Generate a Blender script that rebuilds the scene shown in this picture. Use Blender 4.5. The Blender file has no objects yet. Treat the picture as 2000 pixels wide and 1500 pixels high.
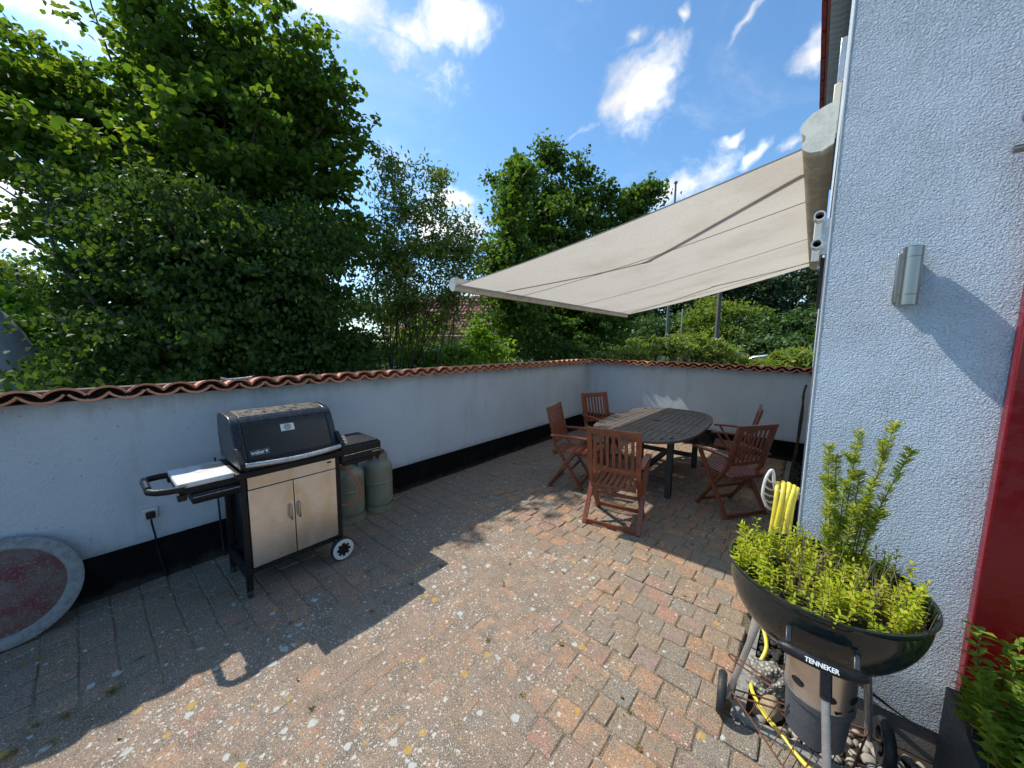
import bpy, math, random
import numpy as np
from mathutils import Vector, Matrix
random.seed(7); rng = np.random.default_rng(7)
PI = math.pi
S = bpy.context.scene
COL = S.collection
# ------------------------------------------------------------------ camera
H = 1.68
FPX, YAW, PITCH, ROLL = 704.98, 0.691905, 0.115227, -0.0114582
def cam_axes():
    cy, sy = math.cos(YAW), math.sin(YAW)
    f = np.array([-sy*math.cos(PITCH), cy*math.cos(PITCH), -math.sin(PITCH)])
    r = np.array([cy, sy, 0.]); d = np.cross(f, r)
    c, s = math.cos(ROLL), math.sin(ROLL)
    return c*r+s*d, c*d-s*r, f
AR, AD, AF = cam_axes()
def ray(px, py): return AR*(px-1000)/FPX + AD*(py-750)/FPX + AF
def P(px, py, D): return np.array([0, 0, H]) + ray(px, py)*D          # point D metres in front, seen at a photo pixel
cam = bpy.data.cameras.new('camera'); co = bpy.data.objects.new('camera', cam); COL.objects.link(co)
cam.sensor_width = 36; cam.lens = 36*FPX/2000; cam.clip_start = .02; cam.clip_end = 900
M4 = Matrix.Identity(4)
for i in range(3):
    M4[i][0] = AR[i]; M4[i][1] = -AD[i]; M4[i][2] = -AF[i]
M4[2][3] = H
co.matrix_world = M4
S.camera = co
# ------------------------------------------------------------------ light
SUN = Vector((.80, .16, -1.0)).normalized()                            # travel direction of the light
EL = math.asin(-SUN.z); AZ = math.atan2(-SUN.x, -SUN.y)
sl = bpy.data.lights.new('sun', 'SUN'); so = bpy.data.objects.new('sun', sl); COL.objects.link(so)
sl.energy = 3.9; sl.angle = math.radians(.55); sl.color = (1, .95, .86)
so.rotation_euler = SUN.to_track_quat('-Z', 'Y').to_euler()
so.location = (-8, -2, 12)
S.view_settings.view_transform = 'Standard'; S.view_settings.look = 'None'
S.view_settings.exposure = 0.5; S.view_settings.gamma = 1; S.view_settings.use_curve_mapping = False
SKY_STRENGTH = .15

class NT:
    """small node-tree writer"""
    def __init__(s, t): s.t = t; s.n = t.nodes; s.l = t.links; s.n.clear()
    def new(s, typ, **kw):
        n = s.n.new(typ)
        for k, v in kw.items():
            if hasattr(n, k): setattr(n, k, v)
        return n
    def put(s, sock, v):
        if isinstance(v, bpy.types.NodeSocket): s.l.new(v, sock)
        elif v is not None:
            if hasattr(sock, 'default_value'):
                if sock.type == 'RGBA' and len(v) == 3: v = (*v, 1)
                sock.default_value = v
    def math(s, op, a, b=None, c=None, clamp=False):
        n = s.new('ShaderNodeMath', operation=op, use_clamp=clamp)
        s.put(n.inputs[0], a); s.put(n.inputs[1], b) if b is not None else None
        if c is not None: s.put(n.inputs[2], c)
        return n.outputs[0]
    def vmath(s, op, a, b=None, out=0, scale=None):
        n = s.new('ShaderNodeVectorMath', operation=op)
        s.put(n.inputs[0], a)
        if b is not None: s.put(n.inputs[1], b)
        if scale is not None: s.put(n.inputs['Scale'], scale)
        return n.outputs[out]
    def noise(s, vec, scale, detail=3, rough=.55, dist=0, out=0, dims='3D'):
        n = s.new('ShaderNodeTexNoise'); n.noise_dimensions = dims
        s.put(n.inputs['Vector'], vec); s.put(n.inputs['Scale'], scale); s.put(n.inputs['Detail'], detail)
        s.put(n.inputs['Roughness'], rough); s.put(n.inputs['Distortion'], dist)
        return n.outputs[out]
    def voro(s, vec, scale, rnd=1, out='Distance', feature='F1'):
        n = s.new('ShaderNodeTexVoronoi', feature=feature)
        s.put(n.inputs['Vector'], vec); s.put(n.inputs['Scale'], scale); s.put(n.inputs['Randomness'], rnd)
        return n if out is None else n.outputs[out]
    def ramp(s, fac, stops, interp='LINEAR'):
        n = s.new('ShaderNodeValToRGB'); cr = n.color_ramp; cr.interpolation = interp
        while len(cr.elements) < len(stops): cr.elements.new(.5)
        for e, (p, c) in zip(cr.elements, stops):
            e.position = p; e.color = (*c, 1) if hasattr(c, '__len__') else (c, c, c, 1)
        s.put(n.inputs[0], fac); return n.outputs[0]
    def sstep(s, v, a, b, lo=0, hi=1):
        n = s.new('ShaderNodeMapRange', interpolation_type='SMOOTHSTEP')
        s.put(n.inputs['Value'], v); n.inputs['From Min'].default_value = a; n.inputs['From Max'].default_value = b
        n.inputs['To Min'].default_value = lo; n.inputs['To Max'].default_value = hi
        return n.outputs[0]
    def mix(s, f, a, b, mode='MIX'):
        n = s.new('ShaderNodeMix', data_type='RGBA', blend_type=mode)
        s.put(n.inputs[0], f); s.put(n.inputs[6], a); s.put(n.inputs[7], b)
        return n.outputs[2]

w = bpy.data.worlds.new('World'); S.world = w; w.use_nodes = True
N = NT(w.node_tree)
sky = N.new('ShaderNodeTexSky', sky_type='NISHITA'); sky.sun_disc = False
sky.sun_elevation = EL; sky.sun_rotation = AZ; sky.air_density = 1.0; sky.dust_density = .7; sky.ozone_density = 1.6
tc = N.new('ShaderNodeTexCoord'); D_ = N.vmath('NORMALIZE', tc.outputs['Generated'])
# clouds: real directions in the sky, broken up by noise on a flat cloud layer
sep = N.new('ShaderNodeSeparateXYZ'); N.l.new(D_, sep.inputs[0])
zc = N.math('MAXIMUM', sep.outputs[2], .06)
cmb = N.new('ShaderNodeCombineXYZ')
N.l.new(N.math('DIVIDE', sep.outputs[0], zc), cmb.inputs[0]); N.l.new(N.math('DIVIDE', sep.outputs[1], zc), cmb.inputs[1])
LAY = cmb.outputs[0]
warp = N.vmath('SUBTRACT', N.noise(D_, 5.0, 4, .6, out=1), (.5, .5, .5))
DW = N.vmath('ADD', D_, N.vmath('SCALE', warp, scale=.16))
def blob(px, py, rx, ry, ang=0, amp=1):
    c = ray(px, py); c = c/np.linalg.norm(c)
    ca, sa = math.cos(ang), math.sin(ang)
    u = AR*ca+AD*sa; v = -AR*sa+AD*ca
    u = u-c*np.dot(u, c); v = v-c*np.dot(v, c); u /= np.linalg.norm(u); v /= np.linalg.norm(v)
    dist = math.hypot(FPX, math.hypot(px-1000, py-750))
    dv = N.vmath('SUBTRACT', DW, tuple(c))
    a = N.math('DIVIDE', N.vmath('DOT_PRODUCT', dv, tuple(u), out=1), rx/dist)
    b = N.math('DIVIDE', N.vmath('DOT_PRODUCT', dv, tuple(v), out=1), ry/dist)
    q = N.math('SQRT', N.math('ADD', N.math('MULTIPLY', a, a), N.math('MULTIPLY', b, b)))
    return N.math('MULTIPLY', N.math('SUBTRACT', 1.35, q), amp)
acc = None
for bl in [(1270, 170, 90, 85, -.9), (1310, 375, 120, 45, -.5), (1225, 195, 50, 40), (720, 40, 250, 45, .15, .8), (860, 25, 110, 40, 0, .9), (780, 35, 90, 45), (640, -20, 200, 80),
           (890, 385, 60, 22), (860, 440, 100, 50), (930, 450, 60, 35), (1455, 295, 40, 20, -.4), (1235, 72, 30, 22), (1470, 45, 60, 13, -.5, .6),
           (1600, 120, 50, 40, -.9), (1550, 268, 30, 13, -.4), (1325, 30, 20, 18), (0, 450, 110, 120), (60, 380, 120, 90, 0, .8), (30, 10, 150, 60), (1130, 255, 90, 14, -.2, .65),
           (350, 480, 200, 60, 0, .8), (1420, 263, 20, 12), (-300, 300, 300, 160), (1000, -250, 300, 120), (2300, 200, 300, 160, 0, .8), (760, 350, 70, 60, 0, .7), (200, 250, 200, 110, 0, .6)]:
    m = blob(*bl); acc = m if acc is None else N.math('MAXIMUM', acc, m)
fine = N.noise(DW, 9, 8, .62)
shape = N.math('ADD', acc, N.math('MULTIPLY', N.math('SUBTRACT', fine, .5), 2.6))
mask = N.sstep(shape, .3, 1.45)
wisp = N.math('MULTIPLY', N.sstep(N.noise(LAY, 1.1, 6, .65, .6), .5, .82), .28)
lowhaze = N.sstep(sep.outputs[2], .28, .0, 0, .35)
mask = N.math('MAXIMUM', mask, N.math('MAXIMUM', wisp, lowhaze), clamp=True)
body = N.sstep(N.noise(DW, 6, 6, .6), .35, .65, 4.6, 6.8)
cloudc = N.mix(1, (1, 1, 1), body, 'MULTIPLY')
skyc = N.mix(1, sky.outputs[0], (.66, .93, 1.06), 'MULTIPLY')
outc = N.mix(mask, skyc, cloudc)
bg = N.new('ShaderNodeBackground'); N.l.new(outc, bg.inputs[0]); bg.inputs[1].default_value = SKY_STRENGTH
wo = N.new('ShaderNodeOutputWorld'); N.l.new(bg.outputs[0], wo.inputs[0])

# ------------------------------------------------------------------ mesh tools
class MB:
    def __init__(s): s.v = []; s.f = []; s.mi = []
    def add(s, vs, fs, mi=0):
        o = len(s.v); s.v += [tuple(map(float, q)) for q in vs]; s.f += [tuple(o+i for i in f) for f in fs]; s.mi += [mi]*len(fs); return s
    def box(s, c, d, R=None, mi=0, taper=None):
        x, y, z = d[0]/2, d[1]/2, d[2]/2; t = taper or (1, 1)
        vs = [Vector((a*x*(t[0] if k > 0 else 1), b*y*(t[1] if k > 0 else 1), k*z)) for k in (-1, 1) for b in (-1, 1) for a in (-1, 1)]
        if R is not None: vs = [R @ q for q in vs]
        vs = [q+Vector(c) for q in vs]
        return s.add(vs, [(0, 2, 3, 1), (4, 5, 7, 6), (0, 1, 5, 4), (2, 6, 7, 3), (0, 4, 6, 2), (1, 3, 7, 5)], mi)
    def bar(s, a, b, w_, h_, up=(0, 0, 1), mi=0):
        a, b = Vector(a), Vector(b); d = (b-a); L = d.length; d.normalize()
        up = Vector(up); x = d.cross(up)
        if x.length < 1e-4: x = d.cross(Vector((1, 0, 0)))
        x.normalize(); z = x.cross(d).normalized()
        R = Matrix((x, d, z)).transposed()
        return s.box((a+b)/2, (w_, L, h_), R, mi)
    def tube(s, pts, r, n=8, mi=0, closed=False, caps=True):
        pts = [Vector(p) for p in pts]; m = len(pts)
        rs = r if hasattr(r, '__len__') else [r]*m
        vs, fs = [], []
        prev = None
        for i, p in enumerate(pts):
            if closed: d = pts[(i+1) % m]-pts[i-1]
            else: d = pts[min(i+1, m-1)]-pts[max(i-1, 0)]
            d.normalize()
            if prev is None:
                x = d.cross(Vector((0, 0, 1)))
                if x.length < 1e-3: x = d.cross(Vector((1, 0, 0)))
            else: x = prev-d*prev.dot(d)
            x.normalize(); prev = x; y = d.cross(x)
            for k in range(n):
                a = 2*PI*k/n; vs.append(p+(x*math.cos(a)+y*math.sin(a))*rs[i])
        for i in range(m if closed else m-1):
            j = (i+1) % m
            for k in range(n):
                k2 = (k+1) % n; fs.append((i*n+k, i*n+k2, j*n+k2, j*n+k))
        if caps and not closed: fs += [tuple(range(n))[::-1], tuple((m-1)*n+k for k in range(n))]
        return s.add(vs, fs, mi)
    def lathe(s, prof, n=32, c=(0, 0, 0), R=None, mi=0, closed=False):
        vs, fs = [], []
        for (r, z) in prof:
            for k in range(n):
                a = 2*PI*k/n; q = Vector((r*math.cos(a), r*math.sin(a), z))
                if R is not None: q = R @ q
                vs.append(q+Vector(c))
        m = len(prof)
        for i in range(m if closed else m-1):
            j = (i+1) % m
            for k in range(n):
                k2 = (k+1) % n; fs.append((i*n+k, i*n+k2, j*n+k2, j*n+k))
        if not closed:
            if prof[0][0] > 1e-4: fs.append(tuple(range(n))[::-1])
            if prof[-1][0] > 1e-4: fs.append(tuple((m-1)*n+k for k in range(n)))
        return s.add(vs, fs, mi)
    def prism(s, poly, a, b, axis='y', mi=0):
        """polygon in a plane, extruded from a to b along the axis"""
        n = len(poly)
        def pt(u, v, w_): return {'y': (u, w_, v), 'x': (w_, u, v), 'z': (u, v, w_)}[axis]
        vs = [pt(u, v, a) for u, v in poly]+[pt(u, v, b) for u, v in poly]
        fs = [(i, (i+1) % n, n+(i+1) % n, n+i) for i in range(n)]+[tuple(range(n))[::-1], tuple(range(n, 2*n))]
        return s.add(vs, fs, mi)
    def mesh(s, name, mats, smooth=None):
        me = bpy.data.meshes.new(name); me.from_pydata(s.v, [], s.f)
        for m_ in (mats if isinstance(mats, (list, tuple)) else [mats]): me.materials.append(m_)
        if any(s.mi): me.polygons.foreach_set('material_index', s.mi)
        import bmesh
        bm = bmesh.new(); bm.from_mesh(me); bmesh.ops.recalc_face_normals(bm, faces=bm.faces); bm.to_mesh(me); bm.free()
        if smooth is not None:
            me.polygons.foreach_set('use_smooth', [True]*len(me.polygons))
            try: me.set_sharp_from_angle(angle=math.radians(smooth))
            except Exception: pass
        me.update(); return me
    def build(s, name, mats, parent=None, smooth=None, bevel=0, seg=2, label=None):
        o = bpy.data.objects.new(name, s.mesh(name, mats, smooth)); COL.objects.link(o)
        if parent is not None: o.parent = parent
        if bevel:
            b = o.modifiers.new('bevel', 'BEVEL'); b.width = bevel; b.segments = seg; b.limit_method = 'ANGLE'; b.angle_limit = .6
            if smooth is None:
                o.data.polygons.foreach_set('use_smooth', [True]*len(o.data.polygons))
                try: o.data.set_sharp_from_angle(angle=math.radians(40))
                except Exception: pass
        if label: o['label'] = label
        return o
def tag(o, label=None, cat=None, group=None, kind=None):
    for k, v in (('label', label), ('category', cat), ('group', group), ('kind', kind)):
        if v: o[k] = v
    return o
def thing(name, loc, rz=0, label=None, cat=None, group=None, kind=None):
    o = bpy.data.objects.new(name, None); COL.objects.link(o); o.empty_display_size = .1
    o.location = loc; o.rotation_euler = (0, 0, rz); return tag(o, label, cat, group, kind)
def copy_tree(o, parent=None):
    c = o.copy(); COL.objects.link(c)
    if parent is not None: c.parent = parent
    for ch in list(o.children): copy_tree(ch, c)
    return c
def text_mb(txt, size, depth=.001, bold=.0):
    cu = bpy.data.curves.new('t', 'FONT'); cu.body = txt; cu.size = size; cu.extrude = depth; cu.align_x = 'CENTER'; cu.align_y = 'CENTER'; cu.offset = bold; cu.resolution_u = 3
    o = bpy.data.objects.new('t', cu); COL.objects.link(o)
    me = bpy.data.meshes.new_from_object(o.evaluated_get(bpy.context.evaluated_depsgraph_get()))
    vs = [Vector(v.co) for v in me.vertices]; fs = [tuple(p.vertices) for p in me.polygons]
    bpy.data.objects.remove(o); bpy.data.curves.remove(cu); bpy.data.meshes.remove(me)
    return vs, fs

# ------------------------------------------------------------------ materials
def mat(name, color=(.5, .5, .5), rough=.6, metal=0, spec=.5, fn=None, **kw):
    m = bpy.data.materials.new(name); m.use_nodes = True; n = NT(m.node_tree)
    b = n.new('ShaderNodeBsdfPrincipled'); o = n.new('ShaderNodeOutputMaterial'); n.l.new(b.outputs[0], o.inputs[0])
    b.inputs['Base Color'].default_value = (*color, 1); b.inputs['Roughness'].default_value = rough; b.inputs['Metallic'].default_value = metal
    b.inputs['Specular IOR Level'].default_value = spec
    for k, v in kw.items(): b.inputs[k.replace('_', ' ')].default_value = v
    if fn: fn(n, b, o)
    return m
def pos(n): return n.new('ShaderNodeNewGeometry').outputs['Position']
def objc(n): return n.new('ShaderNodeTexCoord').outputs['Object']
def bump(n, b, h, strength=.5, dist=.01, prev=None):
    k = n.new('ShaderNodeBump'); k.inputs['Strength'].default_value = strength; k.inputs['Distance'].default_value = dist
    n.put(k.inputs['Height'], h)
    if prev is not None: n.l.new(prev, k.inputs['Normal'])
    n.l.new(k.outputs[0], b.inputs['Normal']); return k.outputs[0]
def grime(color, rough=.6, scale=8, amt=.25, bumps=0, metal=0, spec=.5, name='m', dirt=None, bscale=None, coords=objc, **kw):
    def fn(n, b, o):
        v = coords(n); k = n.noise(v, scale, 5, .6)
        k2 = n.noise(v, scale*7, 3, .6)
        f = n.math('ADD', n.math('MULTIPLY', k, .65), n.math('MULTIPLY', k2, .35))
        dc = dirt or tuple(c*(1-amt*1.6) for c in color)
        col = n.mix(n.sstep(f, .38, .68), color, dc) if dirt else n.mix(n.sstep(f, .3, .7), tuple(min(1, c*(1+amt*.5)) for c in color), dc)
        n.l.new(col, b.inputs['Base Color'])
        n.l.new(n.sstep(k2, .3, .7, max(0, rough-.12), min(1, rough+.12)), b.inputs['Roughness'])
        if bumps: bump(n, b, n.noise(v, bscale or scale*12, 3), .5, bumps)
    return mat(name, color, rough, metal, spec, fn, **kw)

def stucco(name, base, scale, bd, dirt_amt):
    def fn(n, b, o):
        v = pos(n)
        wv = n.vmath('ADD', v, n.vmath('SCALE', n.vmath('SUBTRACT', n.noise(v, scale*.6, 2, out=1), (.5, .5, .5)), scale=.6/scale))
        vo = n.voro(wv, scale*1.5); no = n.noise(v, scale*1.25, 4, .6, .6)
        hgt = n.math('ADD', n.math('MULTIPLY', n.sstep(vo, .05, .8), -.35), n.math('MULTIPLY', no, 1.5))
        hgt = n.math('MULTIPLY', hgt, n.sstep(n.noise(v, 4.5, 4, .6), .25, .7, .55, 1.25))
        bump(n, b, hgt, 1.0, bd)
        big = n.noise(v, 1.3, 5, .6)
        col = n.mix(n.sstep(big, .35, .75, 0, dirt_amt), base, tuple(c*.72 for c in base))
        # green-grey weather streaks that run down from the top edge
        st = n.vmath('MULTIPLY', v, (5, 5, .9))
        sk = n.sstep(n.noise(st, 1.6, 5, .6), .5, .8, 0, dirt_amt)
        col = n.mix(sk, col, (base[0]*.62, base[1]*.64, base[2]*.58))
        sz = n.new('ShaderNodeSeparateXYZ'); n.l.new(v, sz.inputs[0])
        zz = n.math('ADD', sz.outputs[2], n.math('MULTIPLY', n.noise(v, 14, 5, .7), .16))
        col = n.mix(n.math('MULTIPLY', n.sstep(zz, .46, .33), .5), col, (.17, .165, .15))
        if scale < 60:
            zt = n.math('ADD', sz.outputs[2], n.math('MULTIPLY', n.noise(n.vmath('MULTIPLY', v, (4, 4, .7)), 3, 5, .7), -.35))
            col = n.mix(n.math('MULTIPLY', n.sstep(zt, .98, 1.16), .55), col, (.26, .275, .245))
            col = n.mix(n.sstep(n.noise(v, 33, 2, .5), .70, .74, 0, .5), col, (.18, .18, .17))
        col = n.mix(n.sstep(n.noise(v, scale*2.5, 2), .3, .7, 0, .25), col, tuple(c*.85 for c in base))
        n.l.new(col, b.inputs['Base Color'])
    return mat(name, base, .85, fn=fn, spec=.25)
M_wall = stucco('garden_wall_stucco', (.52, .59, .66), 55, .0035, .5)
M_house = stucco('house_stucco', (.62, .70, .79), 98, .0075, .3)
def plinth_fn(n, b, o):
    v = pos(n); bump(n, b, n.noise(v, 90, 3), .4, .002)
    sz = n.new('ShaderNodeSeparateXYZ'); n.l.new(v, sz.inputs[0])
    zz = n.math('ADD', sz.outputs[2], n.math('MULTIPLY', n.noise(v, 9, 6, .75), -.22))
    col = n.mix(n.sstep(n.noise(v, 5, 5), .45, .8), (.005, .005, .006), (.014, .014, .015))
    n.l.new(n.mix(n.math('MULTIPLY', n.sstep(zz, -.03, -.12), .6), col, (.06, .054, .045)), b.inputs['Base Color'])
M_plinth = mat('black_plinth_paint', (.01, .01, .01), .7, fn=plinth_fn, spec=.08)

# --- paving
def worn_mask(n, v):
    s_ = n.new('ShaderNodeSeparateXYZ'); n.l.new(v, s_.inputs[0])
    nz = n.noise(v, 1.7, 4, .6)
    x = n.math('ADD', s_.outputs[0], n.math('MULTIPLY', n.math('SUBTRACT', nz, .5), 1.5))
    a = n.math('MULTIPLY', n.sstep(x, -2.7, -2.1), n.sstep(x, -.4, -1.15))
    return n.math('MULTIPLY', a, n.sstep(s_.outputs[1], 3.0, 2.0))
def paving(name, mode):
    def fn(n, b, o):
        v = pos(n); wm = worn_mask(n, v)
        if mode == 'bed': rv = .5
        elif mode == 'object': rv = n.new('ShaderNodeObjectInfo').outputs['Random']
        else: rv = n.new('ShaderNodeNewGeometry').outputs['Random Per Island']
        if mode == 'bed':
            col = n.mix(n.noise(v, 40, 4), (.08, .065, .045), (.20, .165, .10))
            col = n.mix(n.sstep(n.noise(v, 3.5, 4), .55, .75), col, (.15, .12, .045))
        else:
            col = n.ramp(rv, [(0, (.36, .185, .10)), (.16, (.44, .24, .125)), (.30, (.27, .19, .125)), (.42, (.20, .18, .15)), (.52, (.36, .175, .125)), (.62, (.265, .185, .155)),
                              (.72, (.215, .19, .16)), (.82, (.40, .215, .12)), (.92, (.29, .185, .145)), (1, (.24, .195, .135))], 'CONSTANT')
            two = n.noise(n.vmath('ADD', v, n.vmath('SCALE', (13., 7., 3.), scale=rv)), 9, 2)      # two-tone mix within a stone
            col = n.mix(n.sstep(two, .40, .60, 0, .8), col, (.225, .18, .13))
            col = n.mix(n.sstep(n.noise(v, 26, 5, .75), .42, .66, 0, .6), col, (.13, .11, .088))
        worn = n.mix(n.sstep(n.noise(v, 7, 5, .75), .32, .68), (.145, .118, .10), (.345, .24, .178))
        worn = n.mix(n.sstep(n.noise(v, 2.2, 4, .6), .5, .7, 0, .6), worn, (.185, .175, .155))
        col = n.mix(n.math('MULTIPLY', wm, .8 if mode == 'bed' else .38), col, worn)
        sx_ = n.new('ShaderNodeSeparateXYZ'); n.l.new(v, sx_.inputs[0])
        wallside = n.sstep(n.math('ADD', sx_.outputs[0], n.math('MULTIPLY', n.noise(v, 2.5, 3), .5)), -1.95, -2.6, 0, .55)
        col = n.mix(wallside, col, (.18, .16, .13))  # grey-brown blend that grows towards the long garden wall
        # aggregate grain
        g = n.noise(v, 190, 3, .75)
        col = n.mix(n.sstep(g, .50, .62, 0, .85), col, (.49, .395, .30))
        col = n.mix(n.sstep(n.noise(v, 150, 3, .75, out=0), .47, .34, 0, .8), col, (.055, .046, .038))
        # lichen: three sizes of pale crust
        dens = n.noise(v, 2.3, 4, .6)
        vw = n.vmath('ADD', v, n.vmath('SCALE', n.vmath('SUBTRACT', n.noise(v, 45, 3, .65, out=1), (.5, .5, .5)), scale=.03))
        flat = n.new('ShaderNodeVectorMath', operation='MULTIPLY'); n.l.new(vw, flat.inputs[0]); flat.inputs[1].default_value = (1, 1, 0)
        def spots(sc, thr, keep, c, amount=1., off=(0, 0, 0)):
            nonlocal col
            vo = n.voro(n.vmath('ADD', flat.outputs[0], off), sc, out=None)
            sp = n.new('ShaderNodeSeparateColor'); n.l.new(vo.outputs['Color'], sp.inputs[0])
            size = n.math('MULTIPLY', n.math('ADD', sp.outputs[1], .35), thr)
            dd = n.math('SUBTRACT', size, vo.outputs['Distance'])
            m_ = n.math('MULTIPLY', n.sstep(dd, 0, .06), n.math('LESS_THAN', sp.outputs[0], keep))
            col = n.mix(n.math('MULTIPLY', m_, amount), col, c)
        k1 = n.math('MULTIPLY', n.math('MULTIPLY_ADD', wm, .42, .10), n.sstep(dens, .33, .66, .12, 1.5))
        spots(95, .33, n.math('MULTIPLY', k1, 1.1), (.52, .49, .43))
        spots(38, .30, n.math('MULTIPLY', k1, .75), (.50, .49, .44), .95, (3.1, 1.2, 0))
        spots(15, .24, n.math('MULTIPLY', k1, .62), (.47, .48, .44), .92, (7.7, 4.4, 0))
        spots(13, .22, n.math('MULTIPLY', k1, .55), (.46, .29, .07), .8, (1.7, 9.4, 0))
        spots(55, .26, n.math('MULTIPLY', k1, .5), (.40, .24, .08), .8, (5.7, 2.4, 0))
        n.l.new(col, b.inputs['Base Color'])
        bump(n, b, n.math('ADD', n.noise(v, 230, 3, .7), n.math('MULTIPLY', n.noise(v, 30, 4), 1.6)), .9, .0032)
    return mat(name, (.3, .2, .15), .9, fn=fn, spec=.2)
M_paver = paving('paver_stone', 'object'); M_paver_far = paving('paver_stone_far', 'island'); M_bed = paving('paver_joint_sand', 'bed')

def tile_fn(n, b, o):
    v = pos(n); r = n.new('ShaderNodeObjectInfo').outputs['Random']
    col = n.mix(r, (.54, .20, .115), (.66, .31, .19))
    col = n.mix(n.sstep(n.noise(v, 9, 5, .65), .50, .78, 0, .6), col, (.30, .17, .11))
    col = n.mix(n.sstep(n.noise(v, 60, 3, .65), .56, .66, 0, .6), col, (.45, .36, .28))
    n.l.new(col, b.inputs['Base Color']); bump(n, b, n.noise(v, 120, 3), .4, .002)
M_tile = mat('terracotta_tile', (.5, .2, .1), .8, fn=tile_fn, spec=.3)
M_white = grime((.62, .62, .60), .45, 6, .15, name='white_plastic')
M_concrete = grime((.27, .265, .25), .9, 14, .35, .003, name='grey_concrete', coords=pos)
M_black = grime((.006, .006, .007), .35, 8, .3, name='black_enamel', dirt=(.014, .014, .015), spec=.35)
M_blackp = grime((.008, .008, .009), .48, 12, .3, name='black_plastic', dirt=(.018, .018, .02), spec=.3)
M_frame = grime((.006, .006, .008), .45, 6, .3, name='black_frame_paint', dirt=(.014, .014, .015), spec=.3)
def hood_fn(n, b, o):
    v = objc(n)
    s_ = n.new('ShaderNodeSeparateXYZ'); n.l.new(v, s_.inputs[0])
    top = n.math('MULTIPLY', n.sstep(s_.outputs[2], 1.12, 1.165), n.sstep(n.noise(v, 22, 6, .7), .38, .58))
    col = n.mix(top, (.017, .018, .019), (.10, .08, .055))
    col = n.mix(n.sstep(n.noise(v, 60, 3), .6, .8, 0, .3), col, (.06, .06, .06))
    n.l.new(col, b.inputs['Base Color']); n.l.new(n.math('MULTIPLY_ADD', top, .5, .27), b.inputs['Roughness'])
M_hood = mat('hood_enamel', (.02, .02, .02), .3, fn=hood_fn)
M_castalu = grime((.022, .028, .038), .34, 9, .3, name='dark_cast_aluminium', metal=.3, dirt=(.04, .045, .05))
def steel_fn(n, b, o):
    v = objc(n)
    br = n.noise(n.vmath('MULTIPLY', v, (6, 3, 90)), 5, 3, .6)
    stain = n.noise(n.vmath('MULTIPLY', v, (3, 5, 3.4)), 1.3, 4, .55)
    col = n.mix(n.sstep(stain, .38, .66), (.72, .71, .69), (.63, .57, .46))
    col = n.mix(n.sstep(n.noise(v, 11, 5, .6), .60, .78, 0, .3), col, (.33, .28, .20))
    col = n.mix(n.sstep(br, .35, .65, 0, .3), col, (.45, .42, .38))
    n.l.new(col, b.inputs['Base Color']); n.l.new(n.sstep(n.noise(v, 11, 4), 0, 1, .27, .37), b.inputs['Roughness'])
M_steel = mat('stained_steel', (.6, .55, .45), .36, .95, fn=steel_fn)
M_chrome = mat('brushed_steel', (.36, .345, .32), .33, 1.0)
M_alu = grime((.55, .56, .57), .35, 10, .15, metal=.8, name='aluminium_tube')
def tabletop_fn(n, b, o):
    v = objc(n)
    col = n.mix(n.sstep(n.noise(v, 5, 5, .65), .46, .66), (.66, .67, .66), (.42, .35, .22))
    col = n.mix(n.sstep(n.noise(v, 30, 4, .7), .6, .75, 0, .7), col, (.2, .16, .11)); n.l.new(col, b.inputs['Base Color'])
M_shelf = mat('weathered_white_shelf', (.6, .6, .6), .45, fn=tabletop_fn)
def wood(name, c1, c2, c3, rough, axis=(14, 14, 1.2), scale=4):
    def fn(n, b, o):
        v = objc(n); r = n.new('ShaderNodeObjectInfo').outputs['Random']
        vv = n.vmath('ADD', n.vmath('MULTIPLY', v, axis), n.vmath('SCALE', (17., 5., 9.), scale=r))
        g = n.noise(vv, scale, 6, .6, 1.2)
        col = n.mix(n.sstep(g, .35, .68), c1, c2)
        col = n.mix(n.sstep(n.noise(v, 7, 4), .55, .75, 0, .5), col, c3)
        col = n.mix(n.math('MULTIPLY', r, .35), col, c2)
        n.l.new(col, b.inputs['Base Color']); bump(n, b, g, .25, .002)
        n.l.new(n.sstep(g, .3, .7, rough-.08, rough+.1), b.inputs['Roughness'])
    return mat(name, c1, rough, fn=fn, spec=.45)
M_wood = wood('oiled_red_hardwood', (.275, .078, .034), (.14, .036, .018), (.36, .135, .07), .33, (9, 9, 3))
M_wood_side = wood('oiled_red_hardwood_cross', (.27, .076, .033), (.15, .04, .02), (.34, .13, .065), .33, (2.5, 12, 12))
M_table = wood('weathered_grey_wood', (.135, .115, .10), (.075, .063, .055), (.20, .175, .15), .55, (14, 1.6, 14), 4)
M_table_dark = wood('dark_table_frame_wood', (.055, .045, .038), (.03, .025, .022), (.09, .075, .062), .6, (10, 10, 2))
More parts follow.
